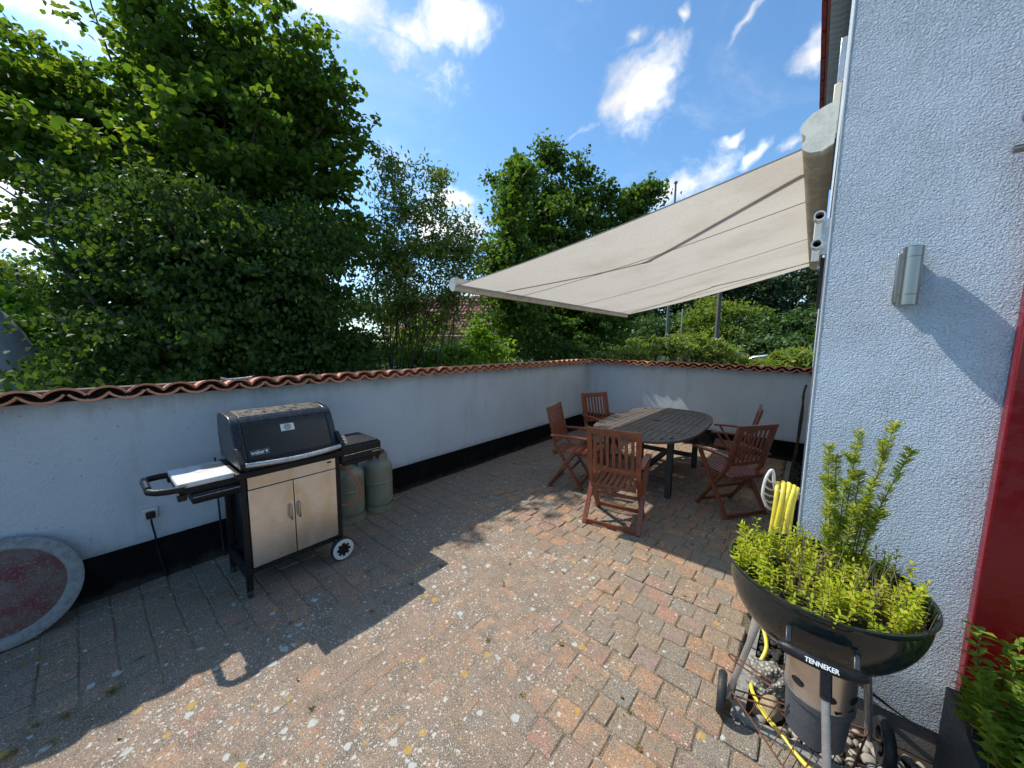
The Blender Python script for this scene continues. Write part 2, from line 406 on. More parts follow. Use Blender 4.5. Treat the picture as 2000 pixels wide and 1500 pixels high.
def fabric_fn(n, b, o):
    v = pos(n)
    wv = n.noise(n.vmath('MULTIPLY', v, (60, 6, 60)), 6, 3)
    wv2 = n.noise(n.vmath('MULTIPLY', v, (6, 60, 6)), 6, 3)
    k = n.math('ADD', n.math('MULTIPLY', wv, .5), n.math('MULTIPLY', wv2, .5))
    col = n.mix(n.sstep(k, .35, .65), (.52, .475, .41), (.64, .59, .52))
    col = n.mix(n.sstep(n.noise(v, 1.6, 5), .45, .75, 0, .5), col, (.42, .36, .29))
    col = n.mix(n.sstep(n.noise(v, 22, 4, .7), .62, .72, 0, .35), col, (.36, .31, .25))
    bump(n, b, n.noise(n.vmath('MULTIPLY', v, (1.2, 5, 1)), 2.2, 4), .6, .06)
    n.l.new(col, b.inputs['Base Color'])
    t = n.new('ShaderNodeBsdfTranslucent'); n.l.new(col, t.inputs[0])
    ms = n.new('ShaderNodeMixShader'); ms.inputs[0].default_value = .50
    n.l.new(b.outputs[0], ms.inputs[1]); n.l.new(t.outputs[0], ms.inputs[2]); n.l.new(ms.outputs[0], o.inputs[0])
M_cloth = mat('awning_cloth', (.6, .56, .5), .95, fn=fabric_fn, spec=.1)
M_seam = mat('awning_seam', (.36, .32, .27), .95, spec=.1)
M_cream = grime((.74, .67, .52), .42, 5, .2, name='cream_powder_coat', dirt=(.50, .43, .31))
M_creamd = grime((.84, .80, .69), .5, 9, .3, name='dirty_cream_cap', dirt=(.62, .59, .50))
M_red = grime((.15, .003, .008), .28, 3, .12, name='dark_red_gloss', dirt=(.15, .004, .009))
M_yellow = grime((.72, .60, .05), .38, 10, .15, name='yellow_hose_rubber', dirt=(.50, .42, .08))
M_orange = mat('orange_gas_hose', (.62, .12, .04), .4)
M_gas = grime((.25, .25, .185), .38, 7, .2, name='olive_grey_bottle_paint', dirt=(.185, .18, .13))
M_redcap = mat('red_valve_cap', (.45, .02, .03), .4)
M_enamel = grime((.010, .017, .017), .13, 7, .2, name='dark_green_black_enamel', dirt=(.016, .022, .02))
M_bucket = grime((.075, .083, .095), .5, 10, .2, name='grey_plastic_bucket')
M_rust = grime((.17, .065, .03), .8, 40, .4, name='rusty_wire', dirt=(.06, .03, .02))
M_soil = grime((.03, .022, .015), .95, 40, .4, .01, name='potting_soil')
M_pot = grime((.045, .048, .052), .6, 8, .2, name='dark_grey_planter')
M_grey_sheet = grime((.33, .345, .37), .75, 5, .2, name='grey_sheet_cloth', coords=pos)
M_rim = mat('wheel_rim_white', (.62, .62, .6), .4); M_rubber = grime((.02, .022, .024), .6, 10, .3, name='rubber')
def disc_fn(n, b, o):
    v = objc(n); k = n.noise(v, 7, 6, .7); k2 = n.noise(v, 120, 3, .7)
    col = n.mix(n.sstep(k, .38, .62), (.155, .05, .055), (.16, .13, .115)); col = n.mix(n.sstep(k2, .5, .7, 0, .6), col, (.33, .28, .26))
    n.l.new(col, b.inputs['Base Color']); bump(n, b, k2, .5, .002)
M_discred = mat('faded_red_aggregate', (.15, .05, .05), .9, fn=disc_fn, spec=.2)
M_discrim = grime((.30, .32, .33), .9, 30, .35, .003, name='grey_aggregate_rim', dirt=(.17, .185, .19))
def pebble_fn(n, b, o):
    r = n.new('ShaderNodeNewGeometry').outputs['Random Per Island']; ro = n.new('ShaderNodeObjectInfo').outputs['Random']
    q = n.math('FRACT', n.math('ADD', r, ro))
    col = n.ramp(q, [(0, (.36, .33, .28)), (.2, (.24, .22, .2)), (.4, (.40, .35, .27)), (.6, (.16, .15, .14)), (.8, (.45, .41, .35)), (1, (.30, .22, .15))])
    col = n.mix(n.sstep(n.noise(pos(n), 70, 4), .5, .7, 0, .4), col, (.14, .13, .11)); n.l.new(col, b.inputs['Base Color'])
M_pebble = mat('river_pebble', (.3, .28, .25), .75, fn=pebble_fn, spec=.3)
M_darkstone = grime((.05, .05, .048), .9, 30, .4, .006, name='dark_gravel', coords=pos)
M_slab = grime((.115, .11, .10), .85, 10, .4, .003, name='grey_plinth_sheet', dirt=(.18, .16, .13), coords=pos)
def roof_fn(n, b, o):
    v = pos(n); n.l.new(n.mix(n.sstep(n.noise(v, 3, 4), .4, .7), (.34, .13, .13), (.25, .10, .11)), b.inputs['Base Color'])
M_roof = mat('red_roof_tile', (.3, .1, .08), .75, fn=roof_fn)
M_soffit = grime((.25, .29, .30), .6, 3, .15, name='grey_green_soffit_board')
M_verge = grime((.21, .022, .016), .5, 6, .3, name='dark_red_verge_tile')
M_glass = mat('dark_glass', (.03, .04, .05), .05, .0, spec=.9)
M_car = mat('silver_car_paint', (.42, .46, .50), .22, .6)
M_pole = grime((.16, .165, .17), .5, 3, .2, metal=.4, name='galvanised_pole')
M_polewood = grime((.13, .105, .09), .8, 3, .3, name='wooden_pole')
M_bark = grime((.085, .066, .048), .95, 12, .5, .01, name='bark', coords=pos)
M_housewall = grime((.6, .57, .5), .8, 2, .1, name='pale_render')
M_wire = mat('dark_green_wire', (.02, .04, .03), .5)

def leafmat(name, c1, c2, c3=None, trans=.38, rough=.6, spec=.22):
    def fn(n, b, o):
        r = n.new('ShaderNodeNewGeometry').outputs['Random Per Island']
        col = n.mix(r, c1, c2)
        if c3: col = n.mix(n.sstep(r, .82, .92), col, c3)
        n.l.new(col, b.inputs['Base Color'])
        t = n.new('ShaderNodeBsdfTranslucent')
        n.l.new(n.mix(1, col, (1.9, 1.9, .5), 'MULTIPLY'), t.inputs[0])
        ms = n.new('ShaderNodeMixShader'); ms.inputs[0].default_value = trans
        n.l.new(b.outputs[0], ms.inputs[1]); n.l.new(t.outputs[0], ms.inputs[2]); n.l.new(ms.outputs[0], o.inputs[0])
    return mat(name, c1, rough, fn=fn, spec=spec)
L_lime = leafmat('lime_tree_leaf', (.058, .112, .02), (.098, .158, .028), (.16, .20, .04), .52)
L_dark = leafmat('dark_hazel_leaf', (.036, .076, .018), (.06, .108, .025), (.09, .14, .03), .34)
L_airy = leafmat('willow_leaf', (.095, .15, .035), (.15, .20, .05), (.22, .23, .08), .42)
L_horn = leafmat('hornbeam_leaf', (.045, .10, .02), (.08, .145, .028), (.12, .18, .035), .38)
L_laurel = leafmat('laurel_leaf', (.10, .20, .025), (.17, .27, .035), None, .45, .4)
L_rhodo = leafmat('rhododendron_leaf', (.13, .20, .04), (.21, .28, .07), (.22, .19, .08), .35, .35, .4)
L_yell = leafmat('false_acacia_leaf', (.12, .17, .03), (.17, .22, .04), None, .35)
L_far = leafmat('far_tree_leaf', (.05, .10, .035), (.085, .14, .045), None, .25)
L_forest = leafmat('forest_leaf', (.028, .055, .028), (.05, .082, .036), None, .15)
L_mint = leafmat('mint_leaf', (.30, .37, .025), (.46, .50, .04), (.50, .42, .06), .42)
L_rose = leafmat('rosemary_needle', (.25, .33, .04), (.38, .44, .06), (.50, .43, .12), .35)
L_mint2 = leafmat('potted_mint_leaf', (.12, .21, .025), (.20, .30, .035), (.28, .35, .05), .4)
M_stem = grime((.16, .10, .05), .8, 20, .3, name='herb_stem')
M_dry = grime((.30, .24, .16), .9, 20, .3, name='dry_stem')

# ------------------------------------------------------------------ leaves
def leaf_mesh(name, C, mat_, length, width, up=.35, droop=0., tri=False, jit=.3, outward=None):
    """one quad per leaf, folded along the midrib"""
    n = len(C); C = np.asarray(C, float)
    d = rng.normal(size=(n, 3)); d[:, 2] -= droop*2
    if outward is not None: d += outward
    d /= np.linalg.norm(d, axis=1)[:, None]+1e-9
    nn = rng.normal(size=(n, 3)); nn[:, 2] = np.abs(nn[:, 2])+up*3
    s_ = np.cross(d, nn); s_ /= np.linalg.norm(s_, axis=1)[:, None]+1e-9
    nn = np.cross(s_, d)
    L = length*(1+jit*rng.uniform(-1, 1, n))[:, None]; W = width*(1+jit*rng.uniform(-1, 1, n))[:, None]
    if tri:
        V = [C-d*L*.5, C+s_*W*.5+nn*W*.15-d*L*.04, C+d*L*.5-nn*L*.06, C-s_*W*.5+nn*W*.15-d*L*.04]
    else:
        V = [C-d*L*.5, C+s_*W*.42+nn*W*.14-d*L*.22, C+s_*W*.44+nn*W*.16+d*L*.12, C+d*L*.5-nn*L*.10, C-s_*W*.44+nn*W*.16+d*L*.12, C-s_*W*.42+nn*W*.14-d*L*.22]
    K = len(V); V = np.stack(V, 1).reshape(-1, 3)
    me = bpy.data.meshes.new(name); me.vertices.add(K*n); me.vertices.foreach_set('co', V.astype(np.float32).ravel())
    me.loops.add(K*n); me.loops.foreach_set('vertex_index', np.arange(K*n, dtype=np.int32))
    me.polygons.add(n); me.polygons.foreach_set('loop_start', np.arange(0, K*n, K, dtype=np.int32)); me.polygons.foreach_set('loop_total', np.full(n, K, np.int32))
    me.materials.append(mat_); me.update(); me.validate(); return me
def leaf_obj(name, C, mat_, length, width, parent=None, **kw):
    o = bpy.data.objects.new(name, leaf_mesh(name, C, mat_, length, width, **kw)); COL.objects.link(o)
    if parent is not None: o.parent = parent
    return o
def crown_pts(ells, nclump, nleaf, cr, shell=.5, zmin=None, flat=.5, branch=None):
    """clumps of leaves spread through a set of ellipsoids (centre, radii)"""
    vol = np.array([e[1][0]*e[1][1]*e[1][2] for e in ells])**.5; vol /= vol.sum()
    idx = rng.choice(len(ells), nclump, p=vol)
    c = np.array([e[0] for e in ells])[idx]; r = np.array([e[1] for e in ells])[idx]
    u = rng.normal(size=(nclump, 3)); u /= np.linalg.norm(u, axis=1)[:, None]
    if branch is not None:
        nb = max(12, nclump//9); bi = rng.choice(len(ells), nb, p=vol); ub = rng.normal(size=(nb, 3)); ub /= np.linalg.norm(ub, axis=1)[:, None]
        tip = np.array([e[0] for e in ells])[bi]+ub*np.array([e[1] for e in ells])[bi]*rng.uniform(.75, 1.12, nb)[:, None]
        k = rng.integers(0, nb, nclump); root = np.array(branch)+(tip-np.array(branch))*.1
        uu = rng.uniform(.42, 1.0, nclump)[:, None]; L_ = tip[k]-root[k]
        cc = root[k]+L_*uu; cc[:, 2] += .10*np.linalg.norm(L_, axis=1)*np.sin(uu[:, 0]*PI)
        cc += rng.normal(size=cc.shape)*cr*.75*np.array([1, 1, .6]); u = L_/np.linalg.norm(L_, axis=1)[:, None]
    else:
        rad = rng.uniform(0, 1, nclump)**shell
        cc = c+u*r*rad[:, None]
    cl = cc[np.repeat(np.arange(nclump), nleaf)]
    sz = np.repeat(rng.uniform(.6, 1.3, nclump), nleaf)[:, None]
    q = rng.normal(size=(len(cl), 3))*np.array([1, 1, flat])*cr*.5*sz
    ou = u.copy(); ou[:, 2] = ou[:, 2]*.5-.15; ou = np.repeat(ou, nleaf, 0); along = rng.uniform(-1, 1, len(cl))[:, None]
    pts = cl+q*(1-.45*np.abs(along))+ou*along*cr*.95*sz
    if zmin is not None: pts = pts[pts[:, 2] > zmin]
    return pts, cc
SX, SY = SUN.x/-SUN.z, SUN.y/-SUN.z
def keep_sunlit(p, dap=.66):
    """cuts crown leaves away so sun reaches the patio middle and house wall"""
    sx = p[:, 0]+SX*p[:, 2]; sy = p[:, 1]+SY*p[:, 2]
    lim = 1.30+np.clip(sx+2.2, 0, 3)*1.35
    open_ = (sx > -2.35) & (sy < lim+.25*np.sin(sx*9)+.2*np.sin(sy*7)) & (sy > -9)
    open_ |= (sx > -.95) & (sy < 9) & (sy > -9)
    fringe = (sx > -2.35) & (sy < lim+1.9) & (rng.uniform(size=len(p)) < dap)
    return p[~(open_ | fringe)]
def limbs(base, targets, r0, r1, n=8, bend=.15, mb=None, seg=6):
    mb = mb or MB()
    for t in targets:
        a, b = Vector(base), Vector(t); L = (b-a).length
        off = Vector(rng.normal(size=3))*L*bend; pts = []
        for i in range(seg+1):
            k = i/seg; q = a.lerp(b, k)+off*math.sin(k*PI)*.5
            q.x += random.uniform(-.02, .02)*L*.2; pts.append(q)
        mb.tube(pts, [r0*(1-k/seg)+r1*(k/seg) for k in range(seg+1)], n)
    return mb
def ell(px, py, D, rx, ry, rd=None):
    """an ellipsoid whose centre stands D metres from the viewpoint, radii given as photo pixels at that depth"""
    c = P(px, py, D); a = rx*D/FPX; b = ry*D/FPX; return (tuple(c), (a if rd is None else (a+rd)/2, a if rd is None else (a+rd)/2, b))
def tree(name, label, cat, ells, nclump, nleaf, cr, lmat, ll, lw, base=None, trunk_r=.1, group=None, shell=.5, cull=False, zmin=-.05, limbn=14, loc=None, twig_n=60, branch=None, flat=.5, **kw):
    pts, cc = crown_pts(ells, nclump, nleaf, cr, shell, zmin, flat, branch)
    if cull: pts = keep_sunlit(pts); cc = keep_sunlit(cc)  # crown shaped for the light: leaves shading the open patio are removed
    if base is None:
        m = np.mean([e[0] for e in ells], 0); base = (m[0], m[1], 0)
    t = thing(name, base, 0, label, cat, group)
    o = leaf_obj('crown', pts-np.array(base), lmat, ll, lw, t, **kw)
    mb = MB(); ch = cc[rng.choice(len(cc), min(limbn, len(cc)), replace=False)] if len(cc) else []
    topz = max(e[0][2] for e in ells)-base[2]
    tr = MB(); fork = Vector((0, 0, topz*.28))
    tr.tube([Vector((0, 0, -.1)), Vector((.02, .02, topz*.12)), fork], [trunk_r*1.25, trunk_r, trunk_r*.85], 10)
    limbs(fork, [Vector(c)-Vector(base) for c in ch], trunk_r*.34, trunk_r*.05, 6, .12, tr)
    ch2 = cc[rng.choice(len(cc), min(twig_n, len(cc)), replace=False)] if len(cc) else []
    for c in ch2:
        a = Vector(c)-Vector(base); k = random.uniform(.5, .75)
        limbs(fork.lerp(a, k), [a], trunk_r*.12, trunk_r*.03, 4, .1, tr, 3)
    tr.build('trunk', M_bark, t, smooth=60)
    return t

# ================================================================== SETTING
# ground
def ground_fn(n, b, o):
    v = pos(n); k = n.noise(v, 1.2, 6, .65); k2 = n.noise(v, 25, 3)
    col = n.mix(n.sstep(k, .4, .65), (.035, .055, .02), (.06, .05, .03)); col = n.mix(k2, col, (.03, .045, .015)); n.l.new(col, b.inputs['Base Color'])
M_ground = mat('garden_soil_and_grass', (.05, .05, .03), .95, fn=ground_fn, spec=.1)
mb = MB(); mb.add([(-400, -400, -.06), (400, -400, -.06), (400, 400, -.06), (-400, 400, -.06)], [(0, 1, 2, 3)])
tag(mb.build('ground', M_ground), kind='structure')
# road behind the far wall
M_road = grime((.06, .06, .062), .9, 6, .3, name='asphalt', coords=pos)
mb = MB(); mb.add([(-14, 11.5, -.05), (40, 11.5, -.05), (40, 19, -.05), (-14, 19, -.05)], [(0, 1, 2, 3)])
tag(mb.build('road', M_road), kind='structure')

# patio: sand bed with a gentle rise where joints are silted up, plus the stones
XW, YF, WH = -3.42, 6.54, 1.295
PX0, PX1, PY0, PY1 = XW, -.165, -1.6, YF
YK = 1.80      # front edge of the gravel bed
patio = thing('patio', (0, 0, 0), kind='structure')
import mathutils.noise as mn
def worn(x, y):
    q = mn.noise(Vector((x*1.3, y*1.3, 0)))
    x2 = x+q*.5
    def ss(a, b, t): t = max(0, min(1, (t-a)/(b-a))); return t*t*(3-2*t)
    return ss(-2.6, -2.2, x2)*(1-ss(-1.25, -.55, x2))*(1-ss(1.9, 2.9, y))
vs, fs = [], []
nx, ny = 150, 240
bx0, bx1 = PX0, 2.2
for j in range(ny+1):
    for i in range(nx+1):
        x = bx0+(bx1-bx0)*i/nx; y = PY0+(PY1-PY0)*j/ny
        wv = worn(x, y); n2 = mn.noise(Vector((x*9, y*9, 3)))
        z = -.0062+.0054*min(1, wv*1.15+n2*.25*wv)+.0012*mn.noise(Vector((x*40, y*40, 0)))
        if y > YK and x > PX1: z = -.045
        vs.append((x, y, z))
for j in range(ny):
    for i in range(nx):
        a = j*(nx+1)+i; fs.append((a, a+1, a+nx+2, a+nx+1))
mb = MB(); mb.add(vs, fs); bed = mb.build('joint_bed', M_bed, patio, smooth=180)
# stones: 14 shared shapes per length class
def paver_mb(lx, ly, mbx=None, org=(0, 0, 0), rot=0., hh=0.):
    mbx = mbx or MB(); g = .0019+random.uniform(0, .0018); ch = random.uniform(.004, .0085)
    hx, hy = lx/2-g, ly/2-g
    def ring(inset, z, jit):
        pts = []
        for sx, sy in ((-1, -1), (1, -1), (1, 1), (-1, 1)):
            cxn = random.uniform(.004, .010)
            a = (sx*(hx-inset), sy*(hy-inset-cxn)); b_ = (sx*(hx-inset-cxn), sy*(hy-inset))
            pp = [a, b_] if sx*sy > 0 else [b_, a]
            pts += [(p[0]+random.uniform(-jit, jit), p[1]+random.uniform(-jit, jit), z) for p in pp]
        return pts
    st = random.getstate()
    r1 = ring(0, -.03, .0012); random.setstate(st); r2 = ring(0, hh-ch*.8, .0012); random.setstate(st); r3 = ring(ch, hh, .0012)
    V = []
    c, s_ = math.cos(rot), math.sin(rot)
    tx, ty = random.uniform(-.022, .022), random.uniform(-.022, .022)
    for q in r1+r2+r3:
        x, y, z = q; z += (x*tx+y*ty)
        V.append((org[0]+c*x-s_*y, org[1]+s_*x+c*y, org[2]+z))
    F = []
    for k in range(8):
        k2 = (k+1) % 8; F += [(k, k2, 8+k2, 8+k), (8+k, 8+k2, 16+k2, 16+k)]
    F.append(tuple(range(16, 24)))
    mbx.add(V, F); return mbx
PITCH_ = .1345
classes = {.1345: 14, .19: 5, .09: 4}
shapes = {k: [paver_mb(k, PITCH_).mesh('paver', M_paver) for _ in range(nn)] for k, nn in classes.items()}
stones = []
y = PY0
row = 0
while y < PY1-.02:
    ph = PITCH_ if y+PITCH_ < PY1 else PY1-y
    xr = PX1-.01 if y > YK-.05 else 1.9
    x = PX0-random.choice([0, 0, 0, .0345, .045])
    while x < xr:
        L = PITCH_ if random.random() < .8 else random.choice([.19, .09])
        if x+L > PX1-.01 and y+ph/2 > YK: 
            if PX1-.01-x > .05: stones.append((x, PX1-.01, y, ph))
            break
        stones.append((max(x, PX0), x+L, y, ph)); x += L
    y += PITCH_; row += 1
def proj(x, y, z):
    d = np.array([x, y, z-H]); f = d@AF
    if f <= .05: return None
    return 1000+FPX*(d@AR)/f, 750+FPX*(d@AD)/f, f
ranked = []
for s_ in stones:
    cx, cy = (s_[0]+s_[1])/2, (s_[2]+s_[3]/2)
    q = proj(cx, cy, 0)
    vis = q is not None and -40 < q[0] < 2040 and -40 < q[1] < 1560
    if vis and 1440 < q[0] < 1840 and 1090 < q[1] < 1260: vis = False       # hidden behind the kettle bowl
    ranked.append((-(1/q[2]) if vis else 9, s_, vis))
ranked.sort(key=lambda t: t[0])
far = MB(); cnt = 0
for rk, s_, vis in ranked:
    x0, x1, y0, ph = s_; L = x1-x0
    if L < .03: continue
    cx, cy = (x0+x1)/2, y0+PITCH_/2
    cls = min(shapes, key=lambda k: abs(k-L))
    rz = random.gauss(0, .018); dz = random.gauss(0, .0022)
    jx, jy = random.gauss(0, .0015), random.gauss(0, .0015)
    wv = worn(cx, cy)
    dz = dz*(1-wv*.8)-wv*.001
    if vis and cnt < 298 and abs(cls-L) < .012 and ph > .13:
        o = bpy.data.objects.new('paver', random.choice(shapes[cls])); COL.objects.link(o); o.parent = patio
        o.location = (cx+jx, cy+jy, dz); o.rotation_euler = (0, 0, rz); cnt += 1
    else:
        paver_mb(L, ph, far, (cx+jx, y0+ph/2+jy, dz), rz)
o = far.build('paver_field', M_paver_far, patio); o['kind'] = 'stuff'

# moss tufts and weeds in the joints
mossp = []
for _ in range(150):
    r_ = random.choice(stones); q = (r_[0]+random.gauss(0, .003), r_[2]+random.gauss(0, .003)+random.choice([0, random.uniform(0, .13)]))
    if q[0] < -3.3 or q[1] < -.8 or q[1] > 3.2 or q[0] > -.18: continue
    k = random.randint(8, 40)
    mossp += [(q[0]+random.gauss(0, .008), q[1]+random.gauss(0, .008), random.uniform(0, .006)) for _ in range(k)]
for (x, y, k) in ((-2.44, -.02, 120), (-2.43, -.16, 60), (-2.36, -.30, 70), (-2.3, -.20, 50)):
    mossp += [(x+random.gauss(0, .012), y+random.gauss(0, .012), abs(random.gauss(0, .010))) for _ in range(k)]
L_moss = leafmat('joint_moss', (.16, .15, .03), (.30, .22, .06), (.2, .13, .05), .2)
o = leaf_obj('joint_moss', np.array(mossp), L_moss, .010, .004, up=.1); tag(o, 'yellow green moss and tiny weeds growing in the paver joints', 'moss', kind='stuff')

# ------------------------------------------------------------------ garden walls with tile coping
def wall_thing(name, label, x0, x1, y0, y1):
    t = thing(name, ((x0+x1)/2, (y0+y1)/2, 0), 0, label, 'wall')
    return t
TH = .24
wl = wall_thing('garden_wall', 'long light blue rendered garden wall behind the gas grill, black painted foot', XW-TH, XW, -1.8, YF)
MB().box((-TH/2+.12, 0, WH/2), (TH, YF+1.8+TH*2, WH)).build('wall_face', M_wall, wl)
MB().box((.12+.003, -.1235, .145), (.014, YF+1.8-.007+.0, .29)).build('painted_plinth', M_plinth, wl)
wf = thing('garden_wall', (-1.70, YF, 0), 0, 'short light blue rendered garden wall behind the dining table', 'wall')
MB().box((0.05, TH/2, WH/2-.001), (3.44+.1, TH, WH-.002)).build('wall_face', M_wall, wf)
MB().box((0.05+.004, -.004, .144), (3.44+.1, .012, .288)).build('painted_plinth', M_plinth, wf)
M_mortar = grime((.12, .10, .085), .95, 20, .3, .004, name='ridge_mortar', coords=pos)
MB().box((-TH/2+.12-.06, 0, WH+.028), (TH-.14, YF+1.8, .056)).build('mortar', M_mortar, wl)
MB().box((0.05, TH/2+.06, WH+.027), (3.44, TH-.14, .054)).build('mortar', M_mortar, wf)
def arc_tile(wd, hh, up, length, th=.013, n=9, taper=.9):
    m = MB(); V = []
    R_ = (wd*wd/4+hh*hh)/(2*hh); a0 = math.asin(wd/2/R_)
    for e, (yy, sc) in enumerate(((0, 1), (length, taper))):
        for rr in (R_, R_-th):
            for k in range(n):
                a = -a0+2*a0*k/(n-1)
                V.append((math.sin(a)*rr*sc, yy, (math.cos(a)*rr-R_*math.cos(a0))*sc*(1 if up else -1)))
    F = []
    def id_(e, l, k): return e*2*n+l*n+k
    for k in range(n-1):
        F += [(id_(0, 0, k), id_(0, 0, k+1), id_(1, 0, k+1), id_(1, 0, k)), (id_(0, 1, k), id_(1, 1, k), id_(1, 1, k+1), id_(0, 1, k+1)),
              (id_(0, 0, k), id_(0, 1, k), id_(0, 1, k+1), id_(0, 0, k+1)), (id_(1, 0, k), id_(1, 0, k+1), id_(1, 1, k+1), id_(1, 1, k))]
    for k in (0, n-1): F.append((id_(0, 0, k), id_(1, 0, k), id_(1, 1, k), id_(0, 1, k)))
    m.add(V, F); return m
covers = [arc_tile(.178, .048, True, .40).mesh('cover_tile', M_tile, 40) for _ in range(1)]
pans = [arc_tile(.172, .046, False, .40).mesh('pan_tile', M_tile, 40)]
# left wall: tiles lie across the wall, front ends towards +X
TP = .1672
def lay(parent, n, start, axis, nameoff):
    pl = Vector(parent.location)
    for i in range(n):
        for kind_, me, off, zz in (('pan_tile', pans[0], TP/2, WH+.0475), ('cover_tile', covers[0], 0, WH+.044)):
            o = bpy.data.objects.new(kind_, me); COL.objects.link(o); o.parent = parent
            u = start+TP*i+off+random.gauss(0, .0025)
            if axis == 'y':
                loc = Vector((XW+.085+random.gauss(0, .004), u, zz+random.gauss(0, .0015)))
                o.rotation_euler = (-.105+random.gauss(0, .01), random.gauss(0, .014), PI/2+random.gauss(0, .01))
            else:
                loc = Vector((u, YF-.085+random.gauss(0, .004), zz+random.gauss(0, .0015)))
                o.rotation_euler = (-.105+random.gauss(0, .01), random.gauss(0, .014), random.gauss(0, .01))
            o.location = loc-pl
lay(wl, 48, -.06-TP*9, 'y', 0)
lay(wf, 21, -3.42+.09, 'x', 0)

# ------------------------------------------------------------------ house
HX, HY = .016, 2.10
house = thing('house', (HX, HY, 0), 0, 'light blue roughly rendered house at the right, awning on its side wall', 'house')
MB().box((4.0, 5.5, 3.0+.065), (8, 11, 5.87)).build('wall', M_house, house)
MB().box((4.0, 5.5, .06), (8.0-.02, 11-.02, .16)).build('plinth', M_slab, house)
MB().box((.0005, .0005, 3.0), (.004, .004, 5.7)).build('corner_bead', M_white, house)
# eaves along the west face: soffit boards and verge tiles
sof = MB().box((-.10, 4.5, 5.945), (.20, 14, .01)).build('soffit', M_soffit, house)
bm_ = MB().box((0, 0, 0), (.195, .108, .012)).mesh('soffit_board', M_soffit)
for k in range(70):
    o = bpy.data.objects.new('soffit_board', bm_); COL.objects.link(o); o.parent = house; o.location = (-.10, -2.3+k*.115, 5.930)
MB().box((-.215, 4.5, 6.03), (.03, 14, .17)).build('fascia', M_verge, house)
tm = MB().prism([(0, 0), (.05, -.01), (.06, .06), (0, .07)], -.16, .16, 'y').mesh('verge_tile', M_verge)
for k in range(32):
    o = bpy.data.objects.new('verge_tile', tm); COL.objects.link(o); o.parent = house; o.location = (-.29, -2.2+k*.30, 5.97+.012*(k % 2)); o.rotation_euler = (random.gauss(.05, .01), 0, 0)
roof = MB().prism([(-.29, 6.05), (-.29, 6.12), (4, 8.6), (8.4, 6.12), (8.4, 6.05), (4, 8.5)], -2.6, 11.5, 'y').build('roof', M_verge, house)
# red painted panel on the south face
rp = MB().box((.60+.47, -.030, 1.36), (1.10, .056, 2.66)).build('red_panel', M_red, house, bevel=.006)
# ------------------------------------------------------------------ wall lamp
lx, ly = .262, 2.03
lamp = thing('wall_lamp', (lx, HY, 1.84), 0, 'brushed steel up and down wall lamp tube on the blue house wall', 'wall lamp')
MB().lathe([(0.0, 0), (.0285, 0), (.0285, .036), (.0268, .037), (.0268, .039), (.0285, .040), (.0285, .175), (.0268, .176), (.0268, .178), (.0285, .179), (.0285, .214), (.0, .214)], 36, (0, -.046, 0)).build('tube_housing', M_chrome, lamp, smooth=40)
MB().box((-.018, -.010, .105), (.040, .020, .19)).build('wall_bracket', M_chrome, lamp, bevel=.003)
MB().lathe([(0, 0), (.02, 0), (.02, .003), (0, .003)], 20, (0, -.046, .2145)).build('lens', M_glass, lamp)
# steel rails at the right edge
rl = thing('balustrade', (.42, HY, 2.2), 0, 'two short brushed steel rail ends sticking out at the top right of the house wall', 'railing')
for z in (.215, .120):
    MB().tube([(.026 if z < .2 else .036, -.10, z), (1.2, -.10, z)], .0125, 14).build('rail', M_chrome, rl, smooth=40)
    MB().tube([(.22, -.10, z), (.22, .0, z)], .008, 8).build('stand_off', M_chrome, rl, smooth=40)
# brackets & tubes on west face
cb = thing('parasol_bracket', (HX-.004, 2.22, 2.10), 0, 'pale metal bracket with two open tube ends below the awning cassette', 'bracket')
MB().box((-.040, .05, .085), (.030, .012, .22)).build('plate', M_white, cb, bevel=.004)
MB().box((-.018, .06, .085), (.04, .02, .16)).build('wall_arm', M_alu, cb)
for z in (.035, .155):
    m = MB(); m.lathe([(.021, 0), (.021, .06), (.0155, .06), (.0155, .003)], 20, (-.038, 0, z), Matrix.Rotation(-PI/2, 3, 'X') @ Matrix.Rotation(PI, 3, 'X'))
    m.build('socket', M_white, cb, smooth=40)
    MB().lathe([(0, 0), (.0152, 0)], 16, (-.038, -.006, z), Matrix.Rotation(PI/2, 3, 'X')).build('socket_bore', M_blackp, cb)
MB().box((-.012, .12, -.12), (.016, .03, .24)).build('downtube', M_frame, cb)
sr = thing('shutter_rail', (HX-.03, 3.05, 2.9), 0, 'grey and cream vertical guide rail above the awning cassette', 'rail')
MB().box((.006, -.05, .43), (.028, .05, .24)).build('upper_rail', M_alu, sr, bevel=.004)
MB().box((.000, -.06, .16), (.034, .06, .28)).build('lower_rail', M_cream, sr, bevel=.004)

# ------------------------------------------------------------------ awning
A0 = Vector((-.115, 2.56, 2.722)); A1 = Vector((-2.905, 2.56, 2.247)); A2 = Vector((-2.75, 6.65, 2.213)); A3 = Vector((-.085, 6.35, 2.745))
aw = thing('awning', (HX, 4.3, 2.75), 0, 'cream folding arm awning pulled out over the dining table', 'awning')
AO = Vector(aw.location)
def cl(u, v):      # u from the cassette to the bar, v from south to north
    a = A0.lerp(A3, v); b = A1.lerp(A2, v); q = a.lerp(b, u); q.z -= .035*math.sin(u*PI)*(1+.2*math.sin(v*9)); return q-AO
m = MB(); V = []; F = []; nu, nv = 28, 36
for j in range(nv+1):
    for i in range(nu+1): V.append(cl(i/nu, j/nv)+Vector((0, 0, .002*math.sin(j*1.3)*math.sin(i/nu*PI))))
for j in range(nv):
    for i in range(nu): a = j*(nu+1)+i; F.append((a, a+1, a+nu+2, a+nu+1))
m.add(V, F); cloth = m.build('cloth', M_cloth, aw, smooth=180)
